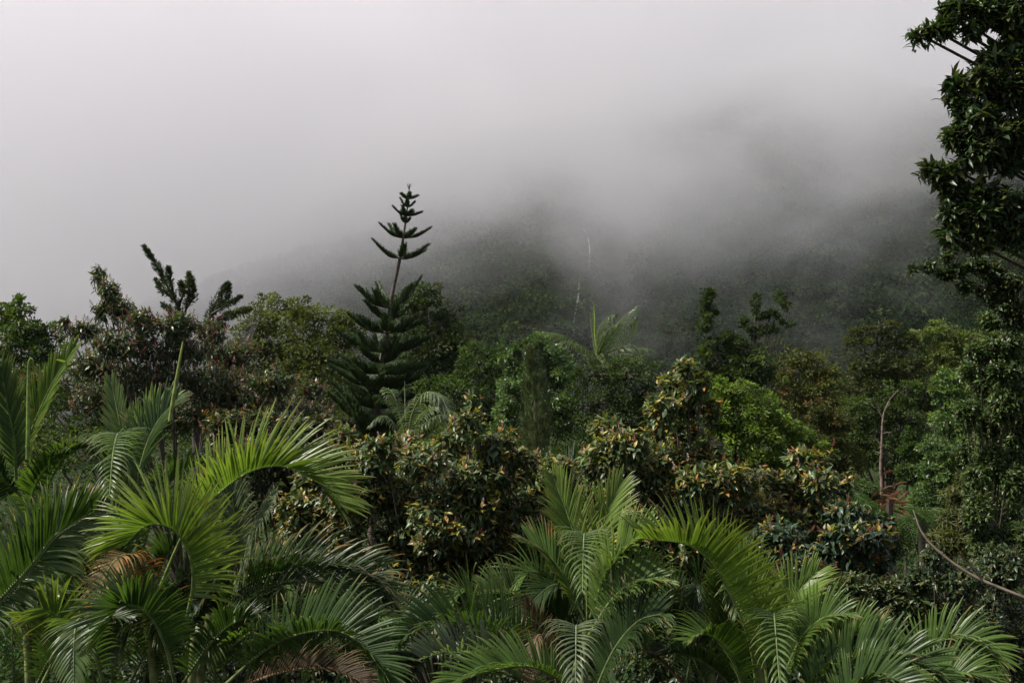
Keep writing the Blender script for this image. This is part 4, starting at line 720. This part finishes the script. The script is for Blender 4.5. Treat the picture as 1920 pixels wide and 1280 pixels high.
# ------------------------------------------------------------------ cane palms in the foreground
GP = 'clumping cane palms in the foreground'
pl1 = palm_root('cane_palm', 'cane palm at the left edge with two tall feather-like upright fronds', 20, 1100, 8.6, GP)
pl2 = palm_root('cane_palm', 'big left cane palm with glossy fronds arching both ways and rusty dying leaves', 280, 1200, 8, GP)
pc = palm_root('cane_palm', 'central cane palm with two fronds curling over like rib cages', 1090, 1250, 8, GP)
pr = palm_root('cane_palm', 'right cane palm with one bright frond arching to the left', 1420, 1250, 8, GP)
prr = palm_root('cane_palm', 'low cane palm of spreading fronds at the bottom right', 1680, 1300, 8.2, GP)
up = (0, 0, 1); A = dict
for root, pts, d0, d1, L, st, kw in [
 # left-edge palm
 (pl1, [(40, 870), (62, 800), (98, 720), (138, 655)], 8.6, 8.3, .40, 'fresh', A(v=20, a0=34, a1=12, droop=.12, hint=(-.25, -1, .1), single=True, n=60, start=.0, Lp=(.9, 1, .4), roll=-15)),
 (pl1, [(30, 900), (28, 830), (14, 760), (2, 690)], 8.4, 8.2, .40, 'sky_sheen', A(v=20, a0=38, a1=14, droop=.35, hint=(.4, -1, 0), single=True, n=46)),
 (pl1, [(40, 930), (10, 900), (-20, 850), (-60, 800)], 8.3, 8.0, .42, 'deep', A(v=40, droop=.5)),
 (pl1, [(60, 1000), (60, 930), (85, 880), (120, 850)], 8.7, 8.6, .35, 'mid', A(v=30, droop=.6)),
 (pl1, [(60, 1000), (95, 900), (130, 850), (170, 835)], 8.9, 8.8, .35, 'dark', A(v=30, droop=.6)),
 (pl1, [(80, 1280), (112, 1210), (108, 1160), (80, 1140)], 7.2, 6.9, .42, 'lime', A(v=8, a0=62, a1=30, droop=.5, hint=(.2, -1, .5), single=True, n=34)),
 (pl1, [(-20, 1240), (-10, 1130), (40, 1090), (110, 1110)], 7.6, 7.4, .4, 'sky_sheen', A(v=20, droop=.9)),
 # big left palm
 (pl2, [(-40, 1165), (53, 1066), (107, 1000), (183, 955)], 7.0, 7.6, .52, 'dark', A(v=62, a0=68, a1=40, droop=.22, hint=(-.5, -.35, 1), single=False, n=60, start=0)),
 (pl2, [(-40, 1175), (53, 1072), (107, 1006), (183, 961)], 7.0, 7.6, .46, 'sky_sheen', A(v=-60, a0=80, a1=55, droop=1.6, hint=(-.5, .5, 1), single=False, n=56, start=0, name='frond_half')),
 (pl2, [(262, 960), (240, 870), (226, 800), (209, 715)], 8.6, 8.8, .34, 'sky_sheen', A(v=15, a0=36, a1=14, droop=.25, hint=(0, -1, .2))),
 (pl2, [(256, 1010), (244, 900), (232, 830), (222, 812), (212, 850), (205, 930)], 8.5, 7.0, .31, 'sky_sheen', A(v=15, a0=88, a1=32, droop=1.9, single=True, n=26, start=.3, w=.023, dm=8.0)),
 (pl2, [(252, 990), (262, 880), (290, 800), (330, 750)], 8.4, 8.7, .42, 'dark', A(v=30, a0=50, a1=22, droop=.4, hint=(-.3, -1, .6))),
 (pl2, [(252, 990), (240, 880), (280, 790), (318, 752)], 8.7, 9.0, .4, 'fresh', A(v=30, a0=45, a1=18, droop=.3, hint=(-.5, -.8, .6))),
 (pl2, [(300, 1100), (350, 990), (410, 925), (470, 884), (530, 874), (590, 900), (630, 945)], 8.0, 7.7, .60, 'lime', A(v=52, a0=62, a1=34, droop=.22, hint=(0, -.35, 1), single=True, n=66, start=.22, w=.036, Lp=(.7, 1, .5))),
 (pl2, [(350, 1160), (362, 1090), (352, 1030), (320, 990), (275, 985), (235, 1020)], 7.2, 6.9, .62, 'lime', A(v=46, a0=70, a1=42, droop=.35, single=True, n=56, start=.12, w=.036, Lp=(.8, 1, .5))),
 (pl2, [(330, 1290), (312, 1215), (285, 1160), (250, 1136), (218, 1142), (188, 1195)], 6.8, 6.4, .44, 'dark', A(v=45, a0=75, a1=35, droop=.35, single=True, n=50, w=.03, start=.18)),
 (pl2, [(420, 1285), (500, 1216), (567, 1187), (640, 1184), (700, 1230), (728, 1290)], 7.2, 6.8, .44, 'dark', A(v=50, a0=72, a1=45, droop=.35, hint=(0, -.3, 1), single=True, n=60, w=.03)),
 (pl2, [(380, 1180), (450, 1105), (530, 1072), (620, 1072), (690, 1090), (722, 1130)], 8.4, 8.1, .52, 'deep', A(v=55, a0=62, a1=30, droop=.6, hint=(0, -.3, 1), n=60, tipf=.25, w=.03)),
 (pl2, [(400, 1190), (470, 1120), (550, 1090), (640, 1095), (700, 1120)], 8.2, 8.0, .46, 'deep', A(v=35, a0=50, a1=25, droop=.6, hint=(0, -.5, 1), n=50, w=.02)),
 (pl2, [(420, 1300), (520, 1262), (600, 1252), (660, 1268), (700, 1300)], 7.6, 7.2, .30, 'brown', A(v=45, a0=60, a1=30, droop=.7, hint=(0, -.3, 1), n=50, w=.016)),
 (pl2, [(300, 1150), (268, 1060), (232, 1040), (195, 1080), (165, 1170)], 7.8, 7.0, .34, 'rust', A(v=10, a0=70, a1=35, droop=1.3, n=44, w=.02, tipf=.4)),
 (pl2, [(440, 1105), (460, 1050), (480, 990), (517, 922)], 8.2, 7.6, .40, 'grey', A(v=5, a0=75, a1=30, droop=1.1, hint=(-.5, -.5, .7), n=44, w=.026)),
 (pl2, [(430, 1090), (440, 1020), (438, 950), (430, 905)], 8.5, 8.5, .34, 'grey', A(v=15, a0=40, a1=18, droop=.4, hint=(0, -1, .2), n=40)),
 (pl2, [(200, 1300), (170, 1200), (150, 1160), (140, 1190), (138, 1280)], 6.9, 6.3, .28, 'sky_sheen', A(v=5, a0=70, a1=35, droop=1.0, n=34)),
 (pl2, [(330, 1300), (400, 1200), (460, 1160), (520, 1180)], 7.8, 7.6, .42, 'deep', A(v=40, droop=.8)),
 (pl2, [(250, 1130), (225, 1040), (180, 980), (120, 965)], 8.3, 8.0, .42, 'deep', A(v=40, droop=.7)),
 (pl2, [(300, 1200), (290, 1100), (330, 1020), (400, 985)], 8.5, 8.4, .45, 'deep', A(v=35, droop=.7)),
 (pl2, [(262, 1050), (250, 960), (215, 900), (165, 880)], 8.6, 8.4, .36, 'mid', A(v=35, droop=.7)),
 (pl2, [(262, 1050), (300, 930), (350, 880), (400, 870)], 8.8, 8.8, .4, 'dark', A(v=35, droop=.5)),
 (pl2, [(380, 1250), (480, 1180), (560, 1150), (640, 1150)], 8.3, 8.1, .4, 'mid', A(v=30, droop=.9)),
 (pl2, [(60, 1300), (110, 1210), (170, 1165), (240, 1160)], 8.0, 7.8, .4, 'deep', A(v=35, droop=.8)),
 # central palm
 (pc, [(1102, 1180), (1101, 1090), (1098, 1022), (1096, 1000), (1094, 1025), (1092, 1110)], 8.2, 6.9, .30, 'sky_sheen', A(v=22, a0=96, a1=30, droop=1.9, single=True, n=25, start=.32, dm=7.9, w=.022)),
 (pc, [(1096, 1300), (1092, 1230), (1085, 1190), (1081, 1172), (1080, 1200), (1079, 1285)], 7.6, 6.5, .30, 'grey', A(v=22, a0=96, a1=32, droop=1.9, single=True, n=23, start=.32, dm=7.3, w=.023)),
 (pc, [(1098, 1150), (1085, 1040), (1066, 970), (1038, 895)], 8.4, 8.6, .42, 'lime', A(v=25, a0=48, a1=16, droop=.25, hint=(.2, -1, .3), n=46)),
 (pc, [(1100, 1150), (1112, 1040), (1135, 970), (1166, 905)], 8.4, 8.6, .42, 'lime', A(v=25, a0=44, a1=16, droop=.25, hint=(-.2, -1, .3), single=True, n=46)),
 (pc, [(1102, 1170), (1135, 1080), (1175, 1030), (1222, 1000)], 8.2, 8.0, .45, 'fresh', A(v=35, a0=55, a1=22, droop=.4, hint=(-.3, -.4, 1), n=48)),
 (pc, [(1104, 1190), (1150, 1120), (1195, 1090), (1240, 1085)], 8.0, 7.8, .44, 'mid', A(v=35, a0=60, a1=25, droop=.6, hint=(-.2, -.5, 1), n=44)),
 (pc, [(1096, 1160), (1060, 1085), (1028, 1040), (995, 1015)], 8.3, 8.4, .40, 'mid', A(v=35, a0=50, a1=22, droop=.35, hint=(.3, -.6, .8), n=44, tipf=.2)),
 (pc, [(1060, 1290), (1010, 1236), (970, 1208), (925, 1186), (860, 1166), (800, 1174), (752, 1200)], 7.8, 7.0, .46, 'dark', A(v=52, a0=74, a1=34, droop=.35, hint=(.2, -.35, 1), single=True, n=60, w=.034)),
 (pc, [(1050, 1310), (985, 1275), (920, 1240), (845, 1222), (790, 1235)], 7.4, 6.8, .38, 'grey', A(v=50, a0=75, a1=45, droop=.25, hint=(.2, -.3, 1), n=44)),
 (pc, [(1060, 1220), (1010, 1145), (960, 1115), (905, 1112)], 8.8, 8.6, .40, 'sky_sheen', A(v=45, a0=72, a1=40, droop=.3, hint=(.2, -.4, 1), n=44)),
 (pc, [(1050, 1300), (1030, 1230), (1015, 1180), (985, 1125)], 7.9, 7.8, .24, 'brown', A(v=15, a0=40, a1=20, droop=.4, hint=(0, -1, .2), n=40, w=.012)),
 (pc, [(1050, 1300), (1030, 1220), (1012, 1190), (1000, 1215), (990, 1280)], 7.3, 7.0, .22, 'dry', A(v=10, a0=60, a1=25, droop=1.2, n=30, w=.012)),
 (pc, [(1110, 1310), (1150, 1220), (1195, 1165), (1240, 1150)], 7.8, 7.5, .46, 'deep', A(v=30, a0=60, a1=30, droop=.8, hint=(-.4, -.6, 1), n=50)),
 (pc, [(1104, 1300), (1130, 1200), (1160, 1140), (1200, 1120)], 8.6, 8.4, .4, 'dark', A(v=30, droop=.7)),
 (pc, [(1090, 1260), (1060, 1190), (1040, 1140), (1030, 1090)], 8.5, 8.5, .36, 'dark', A(v=20, a0=50, a1=20, droop=.4, hint=(0, -1, .2))),
 (pc, [(1090, 1300), (1000, 1250), (900, 1262), (830, 1300)], 6.9, 6.6, .34, 'mid', A(v=45, droop=.4, hint=(0, -.3, 1))),
 # right palm
 (pr, [(1420, 1300), (1405, 1200), (1368, 1110), (1331, 1052), (1285, 1020), (1208, 1010)], 7.8, 7.0, .54, 'lime', A(v=58, a0=74, a1=38, droop=.3, hint=(.1, -.25, 1), single=True, n=56, start=.12, w=.034, Lp=(.8, 1, .5))),
 (pr, [(1330, 1300), (1290, 1210), (1250, 1150), (1208, 1100)], 8.3, 8.3, .48, 'dark', A(v=40, a0=58, a1=32, droop=.25, hint=(.6, -.6, .7), n=56, w=.034)),
 (pr, [(1385, 1300), (1372, 1200), (1362, 1120), (1355, 1060)], 8.2, 8.3, .40, 'mid', A(v=25, a0=40, a1=18, droop=.3, hint=(0, -1, .2), n=50)),
 (pr, [(1468, 1300), (1462, 1230), (1455, 1172), (1452, 1150), (1454, 1180), (1462, 1285)], 7.6, 6.4, .31, 'sky_sheen', A(v=22, a0=96, a1=30, droop=1.9, single=True, n=25, start=.3, dm=7.4, w=.023)),
 (pr, [(1450, 1290), (1464, 1180), (1490, 1120), (1532, 1072)], 8.2, 8.4, .42, 'fresh', A(v=30, a0=50, a1=22, droop=.3, hint=(-.3, -.8, .6), single=True, n=46)),
 (pr, [(1440, 1290), (1425, 1180), (1405, 1100), (1380, 1040)], 7.9, 8.0, .42, 'fresh', A(v=25, a0=45, a1=20, droop=.3, hint=(.2, -1, .3), n=50)),
 (pr, [(1460, 1290), (1500, 1200), (1540, 1160), (1580, 1150)], 8.1, 7.9, .40, 'mid', A(v=35, droop=.5, hint=(-.2, -.5, 1))),
 (pr, [(1400, 1310), (1370, 1230), (1330, 1190), (1290, 1200)], 7.4, 7.0, .36, 'mid', A(v=35, droop=.6)),
 (pr, [(1390, 1310), (1340, 1255), (1280, 1225), (1225, 1230)], 7.9, 7.6, .36, 'deep', A(v=35, droop=.7)),
 (pr, [(1300, 1310), (1270, 1270), (1240, 1240), (1215, 1225)], 7.6, 7.5, .2, 'brown', A(v=20, a0=40, a1=20, droop=.4, n=30, w=.012)),
 # low right palm
 (prr, [(1490, 1310), (1560, 1255), (1625, 1236), (1700, 1236), (1775, 1280)], 7.4, 6.9, .40, 'dark', A(v=50, a0=68, a1=35, droop=.35, hint=(-.2, -.35, 1), single=True, n=60, w=.03)),
 (prr, [(1500, 1300), (1545, 1230), (1590, 1190), (1650, 1178)], 8.2, 8.0, .38, 'mid', A(v=45, a0=65, a1=30, droop=.3, hint=(-.2, -.5, 1), n=48)),
 (prr, [(1660, 1310), (1715, 1225), (1785, 1196), (1845, 1215), (1868, 1260)], 8.3, 7.9, .36, 'mid', A(v=45, a0=65, a1=30, droop=.5, hint=(-.1, -.4, 1), single=True, n=56)),
 (prr, [(1680, 1320), (1750, 1270), (1810, 1262), (1860, 1290)], 7.9, 7.6, .34, 'mid', A(v=40, droop=.5, hint=(0, -.4, 1))),
 (prr, [(1540, 1330), (1600, 1285), (1660, 1275), (1720, 1300)], 6.9, 6.5, .34, 'dark', A(v=45, droop=.4, hint=(0, -.4, 1))),
 (prr, [(1560, 1300), (1540, 1240), (1530, 1190), (1545, 1150)], 8.4, 8.4, .36, 'dark', A(v=20, droop=.4, a0=45, a1=20, hint=(0, -1, .2)))]:
    nm = kw.pop('name', 'frond').replace('frond_half', 'frond'); kw.setdefault('single', False); frond(root, pts, d0, d1, L, st, name=nm, **kw)
for root, x0, x1, yb, dq, nf in ((pl2, 60, 720, 1290, 8.9, 24), (pc, 860, 1230, 1310, 8.9, 7), (pr, 1260, 1560, 1310, 8.8, 7), (pl1, -40, 180, 1290, 8.9, 5)):
    for k in range(nf):
        xb = x0 + (x1 - x0) * (k + .5) / nf; tx = xb + rng.uniform(-150, 150); ty = rng.uniform(1060, 1180) if root is not pl1 else rng.uniform(950, 1100); my = ty - rng.uniform(0, 25)
        frond(root, [(xb, yb), (xb * .6 + tx * .4, (yb + my) / 2 - 40), (xb * .25 + tx * .75, my), (tx + (tx - xb) * .3, ty + rng.uniform(10, 60))], dq, dq - rng.uniform(.1, .8), rng.uniform(.34, .46), ('deep', 'dark', 'dark', 'mid', 'sky_sheen')[rng.integers(0, 5)], n=44, v=rng.uniform(15, 45), droop=rng.uniform(.4, 1.1), hint=(rng.normal(0, .3), -.5, 1), single=False)
spear(pl1, [(52, 860), (53, 760), (54, 690), (57, 673), (62, 676), (62, 690)], 8.0, .018, hook=True); spear(pl2, [(318, 790), (328, 730), (343, 640)], 8.3, .018, 'lime')
spear(pl2, [(440, 1095), (470, 1030), (517, 925)], 7.9, .014, 'lime')
for r_, a_, b_, d_ in ((pl2, (366, 1190), (362, 1300), 8.0), (pl2, (395, 1150), (375, 1280), 8.2), (pl2, (262, 1040), (285, 1250), 8.6), (pl1, (40, 1000), (50, 1250), 8.6), (pc, (1100, 1170), (1092, 1300), 8.2), (pc, (1085, 1240), (1070, 1320), 7.9), (pr, (1425, 1230), (1430, 1320), 8.2), (pr, (1330, 1250), (1345, 1320), 8.4), (prr, (1560, 1290), (1570, 1400), 8.3)):
    cane(r_, a_, b_, d_)
